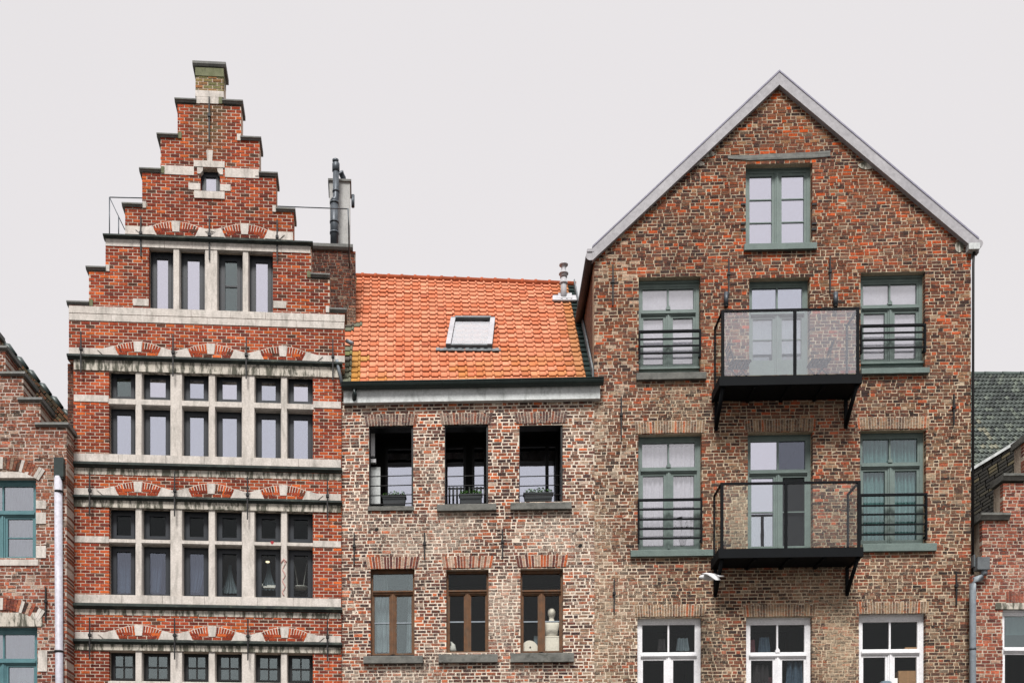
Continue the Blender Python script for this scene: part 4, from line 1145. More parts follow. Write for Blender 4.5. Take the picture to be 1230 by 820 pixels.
gp = M['green_paint']
w = casement(w_root, (gr['attic'][0], gr['attic'][1], gr['attic'][2] + .1, gr['attic'][3]), gp, M['G_sky'], leaf=(1, 3))
sill(w_root, G, 893, 980, 294, 302, 936, M['green_paint'], .09)
mb = MB()
for px, s_ in ((892.5, -1), (978, 1)):
    for py in (246, 269, 276): x, z = G.p(px, py); mb.box(x - .05, x + .05, -.03, .02, z - .02, z + .02)
mb.build('shutter_hinge', M['iron'], w_root)
def paneled(k, py_panel, py_sill0, py_sill1, l, r_, glass, gt, lg=None):
    rc = gr[k]; zp = G.z((l + r_) / 2, py_panel); zs = G.z((l + r_) / 2, py_sill0)
    casement(w_root, (rc[0], rc[1], zp, rc[3]), gp, glass, transom=.355 if k[1] == '2' else .30, glass_top=gt, knob=True, leaf_glass=lg)
    if zp - zs > .05:
        mb = MB(); mb.box(rc[0] - .02, rc[1] + .02, .12, .22, zs, zp + .0); mb.box(rc[0] - .002, rc[1] + .002, .06, .12, zp - .035, zp + .005); mb.build('window_panel', gp, w_root)
    sill(w_root, G, l, r_, py_sill0, py_sill1, (l + r_) / 2, M['green_paint'] if k != 'l2' else M['blue_stone'], .10)
paneled('l2', 439, 449, 457.5, 764, 847.5, M['G_blind'], M['G_blind'])
paneled('r2', 432.5, 443.5, 450.5, 1033, 1114.5, M['G_blind'], M['G_blind'])
paneled('l3', 658.5, 661, 669, 757, 855.5, M['G_blind'], M['G_blind'])
paneled('r3', 651, 653.5, 663, 1034.5, 1123, M['G_lite'], M['G_lite'])
# balcony doors
casement(w_root, (gr['d2'][0], gr['d2'][1], gr['d2'][2], gr['d2'][3]), gp, M['G_half'], transom=.33, leaf=(1, 2), sw=.05, bottom=.34, glass_top=M['G_sky2'])
casement(w_root, gr['d3'], gp, M['G_sky'], transom=.33, leaf=(1, 2), sw=.05, bottom=.0, leaf_glass=[M['G_sky'], M['G_dark']], glass_top=[M['G_sky'], M['G_mid']])
# white windows low down
for k, g in (('l4', 'G_clear'), ('c4', 'G_clear'), ('r4', 'G_clear')):
    casement(w_root, gr[k], M['white_paint'], M[g], transom=.345, fw=.09, sw=.05, d=.12, knob=(k == 'c4'))
    sill(w_root, G, gw[k][0] - 6, gw[k][1] + 6, gw[k][2], gw[k][2] + 9, 940, M['blue_stone'])
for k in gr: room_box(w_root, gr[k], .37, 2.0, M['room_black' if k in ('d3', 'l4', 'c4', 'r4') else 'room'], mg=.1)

def rails(px0, px1, pys, pyt, pyb, dep=-.05):
    mb = MB(); xm = (px0 + px1) / 2; x0, x1 = G.x(px0, dep), G.x(px1, dep)
    for k, py in enumerate(pys):
        z = G.z(xm, py, dep)
        if k == 0: mb.box(x0, x1, dep - .03, dep + .03, z - .022, z + .022)
        else: mb.box(x0 + .03, x1 - .03, dep - .014, dep + .014, z - .017, z + .017)
    for x in (x0, x1 - .035): mb.box(x, x + .035, dep - .03, dep + .028, G.z(xm, pyb, dep), G.z(xm, pys[0], dep) - .022); mb.box(x + .005, x + .03, dep + .028, .1, G.z(xm, pyb, dep) + .05, G.z(xm, pyb, dep) + .09)
    return mb.build('window_railing', M['black_steel'], w_root)
rails(767, 842, (398, 407, 415.5, 424), 0, 430)
rails(1033.5, 1112, (391, 399.5, 408, 417.5), 0, 424)
rails(766, 843.5, (600, 611.3, 623.4, 634.7, 646.2), 0, 652)
rails(1032.5, 1113.5, (594, 606.7, 617.3, 629.6, 641.4), 0, 648)

# balconies
def balcony(fl, fr_, py_rail, py_floor, py_bot, glass, label, br_bot, mid=True):
    dep = -.74
    root = empty('balcony', (0, 0, 0), 0, w_root)
    x0, x1 = G.x(fl, dep), G.x(fr_, dep); pm = (fl + fr_) / 2
    zr, zf, zb_ = G.z(pm, py_rail, dep), G.z(pm, py_floor, dep), G.z(pm, py_bot, dep)
    mb = MB(); mb.box(x0 - .05, x1 + .05, dep - .04, dep + .02, zb_, zf); mb.box(x0 - .05, x0, dep + .02, -.004, zb_, zf); mb.box(x1, x1 + .05, dep + .02, -.004, zb_, zf)
    mb.box(x0, x1, dep + .02, -.006, zb_ + .02, zf - .02)
    for k in range(1, 4): mb.box(x0 + (x1 - x0) * k / 4 - .03, x0 + (x1 - x0) * k / 4 + .03, dep + .02, -.006, zb_ - .03, zb_ + .02)
    mb.build('floor_slab', M['black_steel'], root)
    mb = MB(); t = .04
    mb.box(x0, x1, dep - t / 2, dep + t / 2, zr - .045, zr); mb.box(x0, x0 + t, dep + t / 2, -.01, zr - .035, zr); mb.box(x1 - t, x1, dep + t / 2, -.01, zr - .035, zr)
    xm = (x0 + x1) / 2 + (.07 if mid else -.12)
    for x in (x0, x1 - .058, xm): mb.box(x, x + .058, dep - t / 2 - .002, dep + t / 2 + .02, zf, zr - .035)
    for x in (x0, x1 - t): mb.box(x + .002, x + t - .002, -.05, -.012, zf, zr - .035)
    mb.build('railing', M['black_steel'], root)
    for a, b in ((x0 + .055, xm - .008), (xm + .058, x1 - .055)):
        mb = MB(); mb.box(a, b, dep - .006, dep + .006, zf + .03, zr - .05); mb.build('glass_panel', glass, root)
    for x in (x0 + .02, x1 - .02):
        mb = MB(); mb.box(x - .005, x + .005, dep + .05, -.06, zf + .03, zr - .05); mb.build('glass_panel', M['G_balcony_clear'], root)
    zbb = G.z(pm, br_bot)
    for x in (x0 + .02, x1 - .06):
        mb = MB(); b = len(mb.v); w2 = .045
        mb.box(x - .01, x + .055, -.05, -.004, zbb, zb_ - .0)
        mb.tube([(x + .02, dep + .04, zb_ - .01), (x + .02, -.03, zbb + .05)], .045, 4)
        mb.build('bracket', M['black_steel'], root)
    if label: root['label'] = label
    return (x0, x1, zf, dep)
b_up = balcony(866.5, 1032, 371, 451.5, 462.5, M['G_balcony'], 'upper balcony with pale hazy glass', 516)
b_lo = balcony(865.5, 1033.5, 578.5, 658.5, 669.5, M['G_balcony_clear'], 'lower balcony with clear glass', 716, False)

# curtains and blinds in the warehouse
drape(G, 770, 838, 338, 438, .25, 'curtain_white', 'plain white blind in the window left of the upper balcony', 1.2, .004)
drape(G, 1037, 1108, 333, 431, .25, 'curtain_white', 'plain white blind in the window right of the upper balcony', 1.2, .004)
drape(G, 902, 970, 370, 452, .26, 'curtain_white', 'white net behind the upper balcony door', 7, .012)
drape(G, 770, 839, 537, 657, .28, 'curtain_white', 'white folded curtain in the window left of the lower balcony', 11, .02)
drape(G, 1037, 1074, 512, 652, .29, 'curtain_teal', 'greenish folded curtain, left half of the window right of the lower balcony', 7, .035)
drape(G, 1070, 1100, 513, 652, .30, 'curtain_teal', 'greenish folded curtain, right half of the window right of the lower balcony', 7, .035)

def pot_plant(px, py, d, s, label, seed):
    rr = random.Random(seed); x, z = G.p(px, py, d)
    root = tag(empty('potted_plant', G.w(x, d, z), G.a), label, 'plant')
    mb = MB(); mb.tube([(0, 0, 0), (0, 0, .02), (0, 0, .16 * s), (0, 0, .18 * s)], [.07 * s, .08 * s, .11 * s, .11 * s], 12); mb.build('pot', M['soil_box'], root)
    mb = MB()
    for k in range(34):
        a = rr.uniform(0, 6.28); l = rr.uniform(.12, .34) * s; up = rr.uniform(.15, .5) * s
        p = [Vector((0, 0, .15 * s)), Vector((math.cos(a) * l * .5, math.sin(a) * l * .25, .15 * s + up)), Vector((math.cos(a) * l * 1.2, math.sin(a) * l * .4, .12 * s + up * rr.uniform(.6, 1.15)))]
        w = rr.uniform(.03, .055) * s; sd = Vector((-math.sin(a), math.cos(a) * .5, .5)).normalized() * w
        i = [mb.vert(p[0]), mb.vert(p[1] + sd), mb.vert(p[2]), mb.vert(p[1] - sd)]; mb.face(i)
    mb.build('foliage', M['leaf_dark'], root)
pot_plant(819, 657, .33, 1.0, 'dark leafy pot plant on the sill of the window left of the lower balcony', 4)
# folding chairs on the upper balcony
def fold_chair(px, mirror, label):
    x0, x1, zf, dep = b_up; x = G.x(px, -.42)
    root = tag(empty('folding_chair', G.w(x, -.36, zf), G.a), label, 'chair', 'folding chairs on the upper balcony')
    m = mirror; M_ = M['black_steel']
    sz = .44
    mb = MB()
    for k in range(6): mb.box(-.21 + k * .072, -.155 + k * .072, -.19, .19, sz, sz + .018)
    for y in (-.17, .15): mb.box(-.21, .215, y, y + .02, sz - .022, sz)
    mb.build('seat', M_, root)
    for y in (-.18, .18):
        mb = MB(); mb.tube([(m * -.19, y, .012), (m * .17, y, sz - .01)], .012, 6); mb.build('leg', M_, root)
        mb = MB(); mb.tube([(m * .2, y * .9, .012), (m * -.16, y * .9, sz), (m * -.26, y * .9, .84)], .012, 6); mb.build('leg', M_, root)
    mb = MB()
    for z in (.66, .75, .82): mb.tube([(m * (-.16 - (z - sz) * .25), -.165, z), (m * (-.16 - (z - sz) * .25), .165, z)], .016, 6)
    mb.build('backrest', M_, root)
fold_chair(889, 1, 'slatted folding chair behind the upper balcony glass, left of the door')
fold_chair(985, -1, 'slatted folding chair behind the upper balcony glass, right of the door')
# wall lamps by the upper door
for px, lab in ((872.5, 'small grey tube wall lamp left of the upper balcony door'), (1004, 'small grey tube wall lamp right of the upper balcony door')):
    x, z = G.p(px, 360, -.1); root = tag(empty('wall_lamp', G.w(x, 0, z), G.a), lab, 'lamp', 'wall lamps above the upper balcony')
    mb = MB(); mb.tube([(0, -.09, -.12), (0, -.09, .16)], .047, 14); mb.build('lamp_body', M['grey_metal'], root)
    mb = MB(); mb.tube([(0, -.09, -.15), (0, -.09, -.122)], .042, 14); mb.build('lamp_base', M['iron'], root); mb = MB(); mb.box(-.03, .03, -.06, .0, -.05, .05); mb.build('lamp_mount', M['iron'], root)

# things seen in the white windows
cb = G.p(1089, 851, .25)
mb = MB(); x, z = cb; mb.box(x - .2, x + .2, .18, .46, z, G.z(1089, 805, .18)); mb.box(x - .012, x + .012, .176, .18, z, G.z(1089, 805, .18))
place(mb, 'cardboard_box', M['cardboard'], G, (x, .3, z), 'brown cardboard box in the lower right white window', 'box')
x, z = G.p(1074, 851, .2); mb = MB(); mb.box(x - .06, x + .05, .14, .17, z, G.z(1074, 814, .15)); place(mb, 'white_card', M['plaster_white'], G, (x, .155, z), 'white card leaning before the brown cardboard box', 'card')
x, z = G.p(1064, 851, .2); mb = MB(); mb.tube([(x, .2, z), (x, .2, G.z(1064, 819, .2)), (x, .2, G.z(1064, 818, .2))], [.13, .13, .1], 14); place(mb, 'pale_tub', M['curtain_blue'], G, (x, .2, z), 'pale blue tub left of the white card', 'tub')
zs_ = G.z(1070, 783, .2)
mb = MB(); x = G.x(1095, .22); mb.box(x - .16, x + .12, .17, .3, zs_ - .02, zs_ + .10); place(mb, 'flat_carton', M['cardboard'], G, (x, .22, zs_ - .02), 'flat pale carton on the transom shelf of the right white window', 'carton')
mb = MB(); x = G.x(1052, .22); mb.prism([(x - .2, zs_), (x + .22, zs_), (x + .18, zs_ + .04), (x + .02, zs_ + .055), (x - .1, zs_ + .03)], .17, .28); place(mb, 'paper_pile', M['plaster_white'], G, (x, .22, zs_), 'low pile of white papers on the transom shelf of the right white window', 'papers')
mb = MB(); mb.box(gr['r4'][0] + .05, gr['r4'][1] - .05, .16, .31, zs_ - .05, zs_ - .02); mb.build('window_shelf', M['old_wood'], w_root)
def garment(px, py0, py1, w, mat, label, seed, flare=1.3, d=.24):
    x, z1 = G.p(px, py0, d); z0 = G.z(px, py1, d)
    mb = cloth(x - w, x + w, z0, z1, d, 2.5, .03, random.Random(seed), lambda t, s: .5 + (t - .5) * (.74 + .26 * s), 24, 8)
    return place(mb, 'hanging_garment', M[mat], G, (x, d, z1), label, 'garment')
garment(918, 765, 783, .13, 'denim', 'light blue denim garment in the middle white window', 1, 1.1)
garment(904, 768, 783, .06, 'pink', 'pink cloth at the left edge of the middle white window', 2)
garment(954, 792, 830, .19, 'denim', 'large blue print garment in the right leaf of the middle white window', 3)
garment(914, 798, 830, .2, 'black_cloth', 'dark garment in the left leaf of the middle white window', 4)
garment(926, 813, 832, .07, 'pink', 'small pink cloth beside the dark garment', 5)
garment(795, 767, 781, .10, 'black_cloth', 'dim cloth at the left of the leftmost white window', 6)
garment(820, 766, 781, .14, 'curtain_blue', 'bluish grey cloth at the right of the leftmost white window', 7, 1.2)

# gull flying past the balcony
gd = -1.0
bx, bz = G.p(853, 692, gd)
g_root = tag(empty('gull', G.w(bx, gd, bz), G.a), 'white gull gliding in front of the wall under the lower balcony', 'bird')
mb = MB(); mb.smooth = True
sec = [(-.205, .002, .006), (-.19, .018, .02), (-.165, .032, .034), (-.13, .034, .036), (-.09, .048, .05), (-.02, .062, .062), (.06, .055, .05), (.12, .036, .03), (.17, .022, .014), (.245, .035, .004)]
prev = None
for x, ry, rz_ in sec:
    zc = -.012 + .03 * max(0, (-x - .05)) * 1.2 - .0 + (.012 if x > .1 else 0)
    cur = [mb.vert((x, ry * math.cos(a), zc + rz_ * math.sin(a))) for a in [2 * math.pi * k / 14 for k in range(14)]]
    if prev:
        for k in range(14): mb.face((prev[k], prev[(k + 1) % 14], cur[(k + 1) % 14], cur[k]))
    else: mb.face(cur)
    prev = cur
mb.face(prev[::-1])
# wings grow out of the trunk: one toward us, one away, both raised a little
for sg in (-1, 1):
    st = [(0, .02, -.12, .09, .02), (.5, .14, -.13, .07, .05), (1, .28, -.12, .06, .045), (1.5, .42, -.08, .07, .01), (2, .54, -.01, .09, -.05)]
    prev = None
    for _, y, xf_, xb_, z in st:
        th = .016 * (1 - y / .65) + .003
        z += .27 * sg * y
        cur = [mb.vert((xf_, sg * y, z)), mb.vert(((xf_ + xb_) / 2 - .02, sg * y, z + th)), mb.vert((xb_, sg * y, z)), mb.vert(((xf_ + xb_) / 2 - .02, sg * y, z - th))]
        if prev:
            for k in range(4): mb.face((prev[k], prev[(k + 1) % 4], cur[(k + 1) % 4], cur[k]))
        prev = cur
    mb.face(prev)
mb.v = [(x * 1.15, y, z * 1.2) for x, y, z in mb.v]
mb.build('body', M['bird_white'], g_root)
mb = MB(); mb.tube([(-.228, 0, .0), (-.255, 0, -.004), (-.272, 0, -.014)], [.010, .008, .002], 8); mb.build('beak', M['beak'], g_root)

# ================================================================== LEFT NEIGHBOUR
L_ = Frame(80, 23.3, 0.0)
l_root = tag(empty('left_brick_house', L_.o, 0), 'old brick house with a mossy stepped gable, cut by the left picture edge', 'house')
def pal_l(x, z, r):
    c = pick(r, [(.3, (158, 80, 58)), (.2, (130, 66, 52)), (.18, (184, 98, 64)), (.12, (86, 60, 54)), (.1, (190, 160, 140)), (.06, (200, 96, 60)), (.04, (60, 50, 48))])
    top = max(0, min(1, (z - L_.z(40, 540)) / 1.0)); g = top * .6 * r.random(); ac = C(84, 74, 58, KB)
    if x > -.55 and z > L_.z(40, 700): g = max(g, .5 * r.random())
    col = C(*c, KB * r.uniform(.8, 1.15), SB); col = tuple(a * (1 - g) + b * g for a, b in zip(col, ac))
    return (*col, max(.02, .26 + .22 * nz(x, z, .8, 41)))
mort_l = lambda x, z: C(214, 200, 188, 1.15 + .1 * nz(x, z, 1.5, 42))
lt = [(0, L_.z(60, 510), -6, 0.), (L_.z(60, 510), L_.z(40, 480), -6, L_.x(48.5)), (L_.z(40, 480), L_.z(20, 449), -6, L_.x(28)), (L_.z(20, 449), L_.z(5, 418), -6, L_.x(6.5)), (L_.z(5, 418), L_.z(0, 387), -6, L_.x(-14)), (L_.z(0, 387), L_.z(0, 356), -6, L_.x(-35))]
def spans_l(z):
    for a, b, x0, x1 in lt:
        if a <= z < b: return [(max(x0, -3.4 - (3.4 + x1) if z > lt[1][0] else x0), x1)]
    return []
lw1 = (L_.x(-42), L_.x(43.5), L_.z(20, 671.5), L_.z(20, 574)); lw2 = (L_.x(-42), L_.x(45), L_.z(20, 850), L_.z(20, 752.5))
mb = MB(); brickwork(mb, spans_l, [lw1, lw2], 0, lt[-1][1], pal_l, mort_l, rng, thick=.75, rough=.01, old=True, end=.74)
mb.build('wall', M['brick_old'], l_root)
for k in range(5):
    a = lt[k]; b = lt[k + 1]; mb = MB(); z = a[1]
    mb.extr([(.76, z - .05), (-.03, z - .05), (-.07, z - .02), (-.06, z + .03), (.76, z + .05)], b[3] - .10, a[3] + .06); mb.build('coping', M['coping'], l_root)
def l_block(px0, px1, py0, py1, mat='stone', y=-.022):
    mb = MB(); mb.box(L_.x(px0), L_.x(px1), y, .1, L_.z(30, py1), L_.z(30, py0)); mb.build('stone_block', M[mat], l_root)
for a in ((43.6, 55.5, 601, 611), (43.6, 55.5, 615.5, 629), (43.6, 55.5, 655.5, 670), (46, 57, 781, 806)): l_block(*a)
l_block(-46, 46.5, 567, 574); l_block(-46, 46, 671.8, 679); l_block(-46, 51, 735.5, 752, 'stone_stain')
def l_arch(py0, py1, pxr):
    """slice of a flat arch of standing bricks with pale blocks"""
    x1 = L_.x(pxr); x0 = L_.x(-40); z0, z1 = L_.z(20, py1), L_.z(20, py0); mb = MB(); n = 26
    xc = L_.x(0); Rr = 1.5; zc = z0 + .03 - Rr + .02
    for k in range(n):
        a0 = -.58 + 1.16 * (k + .06) / n; a1 = -.58 + 1.16 * (k + .94) / n
        st = k in (0, 1, 24, 25, 12, 13, 6, 19)
        mb.mi = 1 if st else 0; mb.col = pal_l(x0 + k, z0, rng)
        pt = lambda r, a: (xc + r * math.sin(a), zc + r * math.cos(a))
        mb.prism([pt(Rr, a0), pt(Rr, a1), pt(Rr + .25, a1), pt(Rr + .25, a0)], -.02 - (.006 if st else rng.uniform(0, .004)), .05)
    mb.build('relief_arch', [M['brick_old'], M['stone']], l_root)
l_arch(543, 566, 46); l_arch(713, 735, 46)
for rc in (lw1, lw2):
    x0, x1, z0, z1 = rc
    casement(l_root, rc, M['teal_paint'], M['G_half'], transom=.42, leaf=(1, 2), fw=.07, sw=.05, d=.12, glass_top=M['G_half'], leaf_glass=[M['G_grey'], M['G_half']] if rc is lw1 else [M['G_half'], M['G_half']])
    room_box(l_root, rc, .76, 1.4, M['room'], mg=.05)
drape(L_, -38, 41, 757, 850, .5, 'curtain_white', 'white curtain in the lower window at the left picture edge', 7, .03)
drape(L_, 4, 41, 578, 671, .5, 'curtain_blue', 'grey net in the upper window at the left picture edge', 8, .03)
# rear gable of sloping brick rows
mb = MB(); dg = .95
p0, p1 = L_.p(-40, 362, dg), L_.p(86, 505, dg)
dirv = Vector((p1[0] - p0[0], 0, p1[1] - p0[1])).normalized(); nv = Vector((dirv.z, 0, -dirv.x)) * -1
if nv.z < 0: nv = -nv
o = Vector((p0[0], 0, p0[1])); ln = (Vector((p1[0], 0, p1[1])) - o).length
mb.col = (*C(66, 62, 52), 0)
q = [o, o + dirv * ln, o + dirv * ln - nv * 1.3, o - nv * 1.3]; mb.prism([(v.x, v.z) for v in (q[3], q[2], q[1], q[0])], dg + .01, dg + .3)
for j in range(17):
    s = -rng.random() * .2
    while s < ln:
        e = min(ln, s + .19); c = pick(rng, [(.35, (88, 78, 58)), (.2, (118, 84, 62)), (.25, (64, 62, 48)), (.2, (104, 98, 76))])
        mb.col = (*C(*c, rng.uniform(.8, 1.2)), .1)
        a = o + dirv * max(0, s + .01) - nv * (.075 * j + .012); b = o + dirv * e - nv * (.075 * j + .012)
        if e > s + .04: mb.prism([(v.x, v.z) for v in (a - nv * .055, b - nv * .055, b, a)], dg - rng.uniform(.0, .02), dg + .05)
        s += .2
mb.build('rear_gable', M['brick_old'], l_root)
mb = MB()
for k in range(9):
    a = o + dirv * (k * ln / 9 + .02) + nv * .0; b = o + dirv * ((k + .93) * ln / 9) + nv * .0
    mb.tube([(a.x, dg + .12, a.z), (a.x + (b.x - a.x) * .3, dg + .12, a.z + (b.z - a.z) * .3 + .02), (b.x, dg + .12, b.z)], [.05, .095, .075], 10)
mb.build('ridge_tile', M['dark_zinc'], l_root)
# white rainwater pipe
px_ = 71.6; x = L_.x(px_, -.07)
mb = MB(); mb.box(x - .1, x + .1, -.135, -.01, L_.z(px_, 575), L_.z(px_, 552)); mb.prism([(x - .085, L_.z(px_, 577)), (x + .085, L_.z(px_, 577)), (x + .1, L_.z(px_, 572)), (x - .1, L_.z(px_, 572))], -.12, -.01)
hp_ = mb.build('rain_hopper', M['dark_zinc'], l_root)
mb = MB(); mb.tube([(x - .03, -.07, L_.z(px_, 574)), (x + .03, -.07, 0)], .082, 14); mb.build('downpipe', M['pipe_white'], l_root)
for py in (592, 783):
    mb = MB(); z = L_.z(px_, py); mb.tube([(x - .015, -.07, z - .02), (x - .015, -.07, z + .02)], .094, 14); mb.build('pipe_clip', M['iron'], l_root)
anchor(l_root, L_, 55.5, 705, 746)

# ================================================================== RIGHT NEIGHBOUR
Q = Frame(1166, 23.55, 0.)
q_root = tag(empty('right_brick_house', Q.o, 0), 'red brick house with two stone capped steps, cut by the right picture edge', 'house')
def pal_q(x, z, r):
    c = pick(r, [(.34, (160, 86, 66)), (.2, (130, 70, 60)), (.2, (182, 104, 76)), (.1, (104, 60, 54)), (.1, (190, 150, 126)), (.06, (206, 100, 62))])
    return (*C(*c, KB * r.uniform(.82, 1.15), SB), max(.02, .2 + .22 * nz(x, z, .9, 51)))
mort_q = lambda x, z: C(212, 196, 178, 1.12 + .12 * nz(x, z, 1.4, 52))
qt = [(0, Q.z(1190, 690), Q.x(1168)), (Q.z(1190, 690), Q.z(1190, 624.5), Q.x(1180)), (Q.z(1190, 624.5), Q.z(1210, 578), Q.x(1205)), (Q.z(1210, 578), Q.z(1210, 532), Q.x(1230)), (Q.z(1210, 532), Q.z(1210, 486), Q.x(1255))]
xr_ = Q.x(1380)
def spans_q(z):
    for a, b, x0 in qt:
        if a <= z < b: return [(x0, xr_ - (x0 - qt[0][2]))]
    return []
qw = (Q.x(1204), Q.x(1290), Q.z(1220, 870), Q.z(1220, 732))
mb = MB(); brickwork(mb, spans_q, [qw], 0, qt[-1][1], pal_q, mort_q, rng, thick=.4, rough=.006, old=True)
mb.build('wall', M['brick_mid'], q_root)
for k, (l, r_, py, rf) in enumerate(((1175.5, 1211, 617.5, 1190), (1202, 1234, 570.5, 1210), (1227, 1260, 524.5, 1210))):
    z = Q.z(rf, py); mb = MB(); mb.extr([(.45, z - .13), (-.06, z - .13), (-.10, z - .06), (-.12, z - .05), (-.12, z - .0), (.45, z + .02)], Q.x(l), Q.x(r_)); mb.build('coping', M['blue_stone'], q_root)
mb = MB(); mb.box(Q.x(1195), Q.x(1300), -.03, .1, Q.z(1210, 731.5), Q.z(1210, 724)); mb.build('stone_lintel', M['stone_stain'], q_root)
mb = MB(); soldiers(mb, Q.x(1208), Q.x(1290), Q.z(1210, 723.5), Q.z(1210, 710), pal_q, mort_q(0, 0), rng); mb.build('relief_arch', M['brick_mid'], q_root)
casement(q_root, qw, M['white_paint'], M['G_clear'], transom=.345, fw=.06, sw=.04, d=.08, lights_top=1, glass_top=M['G_grey'])
room_box(q_root, qw, .42, 1.6, M['room_black'], mg=.05)
drape(Q, 1208, 1285, 738, 762, .3, 'curtain_teal', 'pale half blind behind the white window at the right picture edge', 3, .006)
# slate hung rear gable and its verge
dq = 1.7
a, b = Q.p(1160, 569.5, dq), Q.p(1245, 518, dq); sl = (b[1] - a[1]) / (b[0] - a[0]); far = a[0] + 4.2
mb = MB(); mb.col = (*C(40, 38, 34), 0)
mb.prism([(a[0], 2), (far, 2), (far, a[1] + sl * 1.2), (a[0] + 2.7, a[1] + sl * 2.7), (a[0], a[1])], dq + .03, dq + .3)
for j in range(34):
    s = -rng.random() * .2
    while s < 2.5:
        c = pick(rng, [(.5, (46, 44, 38)), (.25, (64, 60, 48)), (.15, (36, 34, 32)), (.1, (92, 84, 62))]); mb.col = (*C(*c, rng.uniform(.8, 1.2)), 0)
        x0 = a[0] + max(0, s); x1 = a[0] + s + .2; z0 = a[1] + sl * (x0 - a[0]) - .08 * j; z1 = a[1] + sl * (x1 - a[0]) - .08 * j; w = .077
        if x1 > x0 + .05: mb.prism([(x0, z0 - w), (x1 - .012, z1 - w), (x1 - .012, z1 - .02), (x0, z0 - .02)], dq - rng.uniform(0, .02), dq + .04)
        s += .21
mb.build('rear_gable', M['slate'], q_root)
mb = MB(); mb.prism([(a[0], a[1]), (a[0] + 2.7, a[1] + sl * 2.7), (far, a[1] + sl * 1.2), (far, a[1] + sl * 1.2 + .07), (a[0] + 2.7, a[1] + sl * 2.7 + .07), (a[0], a[1] + .07)], dq - .06, dq + .3); mb.build('verge_trim', M['fascia'], q_root)
x, z = Q.p(1180.5, 677, -.1)
mb = MB(); mb.box(x - .16, x + .10, -.2, -.02, z - .14, z + .12); mb.box(Q.x(1167), x - .16, -.1, .0, z - .05, z + .2); mb.build('rain_hopper', M['lead'], q_root)
xp = Q.x(1168.5, -.08)
mb = MB(); mb.tube([(x + .03, -.1, z - .12), (x + .03, -.1, z - .22), (x - .02, -.1, z - .28), (xp + .04, -.09, z - .33), (xp, -.08, z - .42), (xp, -.08, z - .6), (xp, -.08, 0)], .066, 14); mb.build('downpipe', M['pipe_grey'], q_root)
mb = MB(); zc = Q.z(1168, 780); mb.tube([(xp, -.08, zc - .02), (xp, -.08, zc + .02)], .076, 14); mb.build('pipe_clip', M['grey_metal'], q_root)

# green roofed house behind
K = Frame(1200, 27.0, 0.)
k_root = tag(empty('green_roofed_house', K.o, 0), 'house with a mossy green tiled roof behind the right hand brick house', 'house')
x0, x1 = K.x(1120), K.x(1420); ze = K.z(1200, 600); dk = 4.6; zrk = K.z(1200, 449.5, dk)
mb = MB()
def gcol(s, t, r):
    c = pick(r, [(.4, (82, 102, 90)), (.3, (70, 88, 80)), (.2, (104, 124, 100)), (.1, (58, 72, 70))]); k = KB * r.uniform(.85, 1.15)
    if .27 < s < .42 and .3 < t < .75 and r.random() < .16: c = (140, 138, 92)
    return C(*c, k * .8, .42)
PK = bilinear((x0, 0, ze), (x1, 0, ze), (x1, dk, zrk), (x0, dk, zrk))
tiles(mb, PK, 54, 30, .026, .028, gcol, rng); mb.build('roof', M['green_tile'], k_root)
mb = MB(); b = [mb.vert(v) for v in ((x0, 0.05, ze - .1), (x1, .05, ze - .1), (x1, dk, zrk - .1), (x0, dk, zrk - .1))]; mb.face(b); b2 = [mb.vert(v) for v in ((x0, 2 * dk, ze), (x1, 2 * dk, ze), (x1, dk, zrk - .1), (x0, dk, zrk - .1))]; mb.face(b2[::-1])
mb.build('roof_deck', M['room'], k_root)
mb = MB(); mb.col = (*C(84, 96, 92, KB), 0)
for k in range(12): mb.tube([(x0 + (x1 - x0) * k / 12, dk, zrk), (x0 + (x1 - x0) * (k + .97) / 12, dk, zrk)], [.08, .07], 10)
mb.build('ridge_tile', M['green_tile'], k_root)
mb = MB(); mb.box(x0 + .1, x1 - .1, .2, 2 * dk - .2, 0, ze); mb.build('wall', M['room'], k_root)

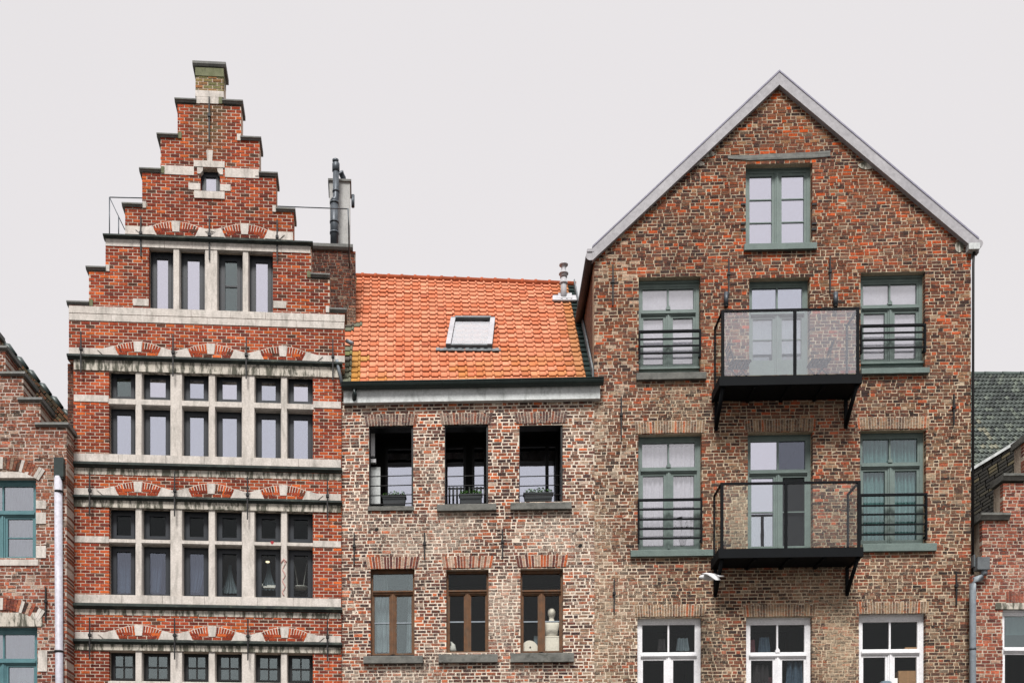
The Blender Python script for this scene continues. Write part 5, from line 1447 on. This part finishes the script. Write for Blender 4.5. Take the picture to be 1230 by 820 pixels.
# ------------------------------------------------------------------ sky, sun, camera
sun_el, sun_az = 54, 189          # high, a little left of the camera's back
wd = bpy.data.worlds.new('World'); S.world = wd; wd.use_nodes = True
nt = wd.node_tree; nt.nodes.clear()
out = nt.nodes.new('ShaderNodeOutputWorld'); bg = nt.nodes.new('ShaderNodeBackground')
sky = nt.nodes.new('ShaderNodeTexSky'); sky.sky_type = 'NISHITA'; sky.sun_disc = False
sky.sun_elevation = R(sun_el); sky.sun_rotation = R(sun_az); sky.dust_density = 4
tc = nt.nodes.new('ShaderNodeTexCoord'); sx = nt.nodes.new('ShaderNodeSeparateXYZ'); nt.links.new(tc.outputs['Generated'], sx.inputs[0])
SK = 2.32
grey = ramp(nt, sx.outputs['Z'], [(0, (.92, .885, .88)), (.38, (.945, .905, .905)), (.66, (.945, .907, .908)), (.8, (2.1, 2.06, 2.08)), (1.0, (3.2, 3.15, 3.18))])
cl = noise_n(nt, 1.6, 4, .5, tc.outputs['Generated'])
grey = mixc(nt, 1.0, grey, ramp(nt, cl, [(.3, .975), (.7, 1.02)]), 'MULTIPLY')
vm = nt.nodes.new('ShaderNodeVectorMath'); vm.operation = 'SCALE'; vm.inputs['Scale'].default_value = SK; nt.links.new(grey, vm.inputs[0])
c = mixc(nt, .965, sky.outputs[0], vm.outputs[0])
nt.links.new(c, bg.inputs[0]); bg.inputs[1].default_value = .1; nt.links.new(bg.outputs[0], out.inputs[0])

sd = bpy.data.lights.new('sun', 'SUN'); sd.energy = 1.5; sd.angle = R(15); sd.color = (1, .97, .93)
so = bpy.data.objects.new('sun', sd); COL.objects.link(so)
az = R(sun_az); d = Vector((math.sin(az) * math.cos(R(sun_el)), math.cos(az) * math.cos(R(sun_el)), math.sin(R(sun_el))))
so.rotation_euler = d.to_track_quat('Z', 'Y').to_euler(); so.location = (-6, -12, 30)

cd = bpy.data.cameras.new('camera'); cam = bpy.data.objects.new('camera', cd); COL.objects.link(cam)
cam.location = (0, 0, CH); cam.rotation_euler = (R(90), 0, 0)
cd.sensor_width = 36; cd.lens = F / 1230 * 36; cd.shift_x = (615 - CX) / 1230; cd.shift_y = (HY - 410) / 1230
cd.clip_start = .1; cd.clip_end = 1000
S.camera = cam
vs = S.view_settings; vs.view_transform = 'Standard'; vs.look = 'None'; vs.exposure = 1.9; vs.gamma = 1; vs.use_curve_mapping = False
S.render.film_transparent = False
S.cycles.max_bounces = 8; S.cycles.transparent_max_bounces = 12
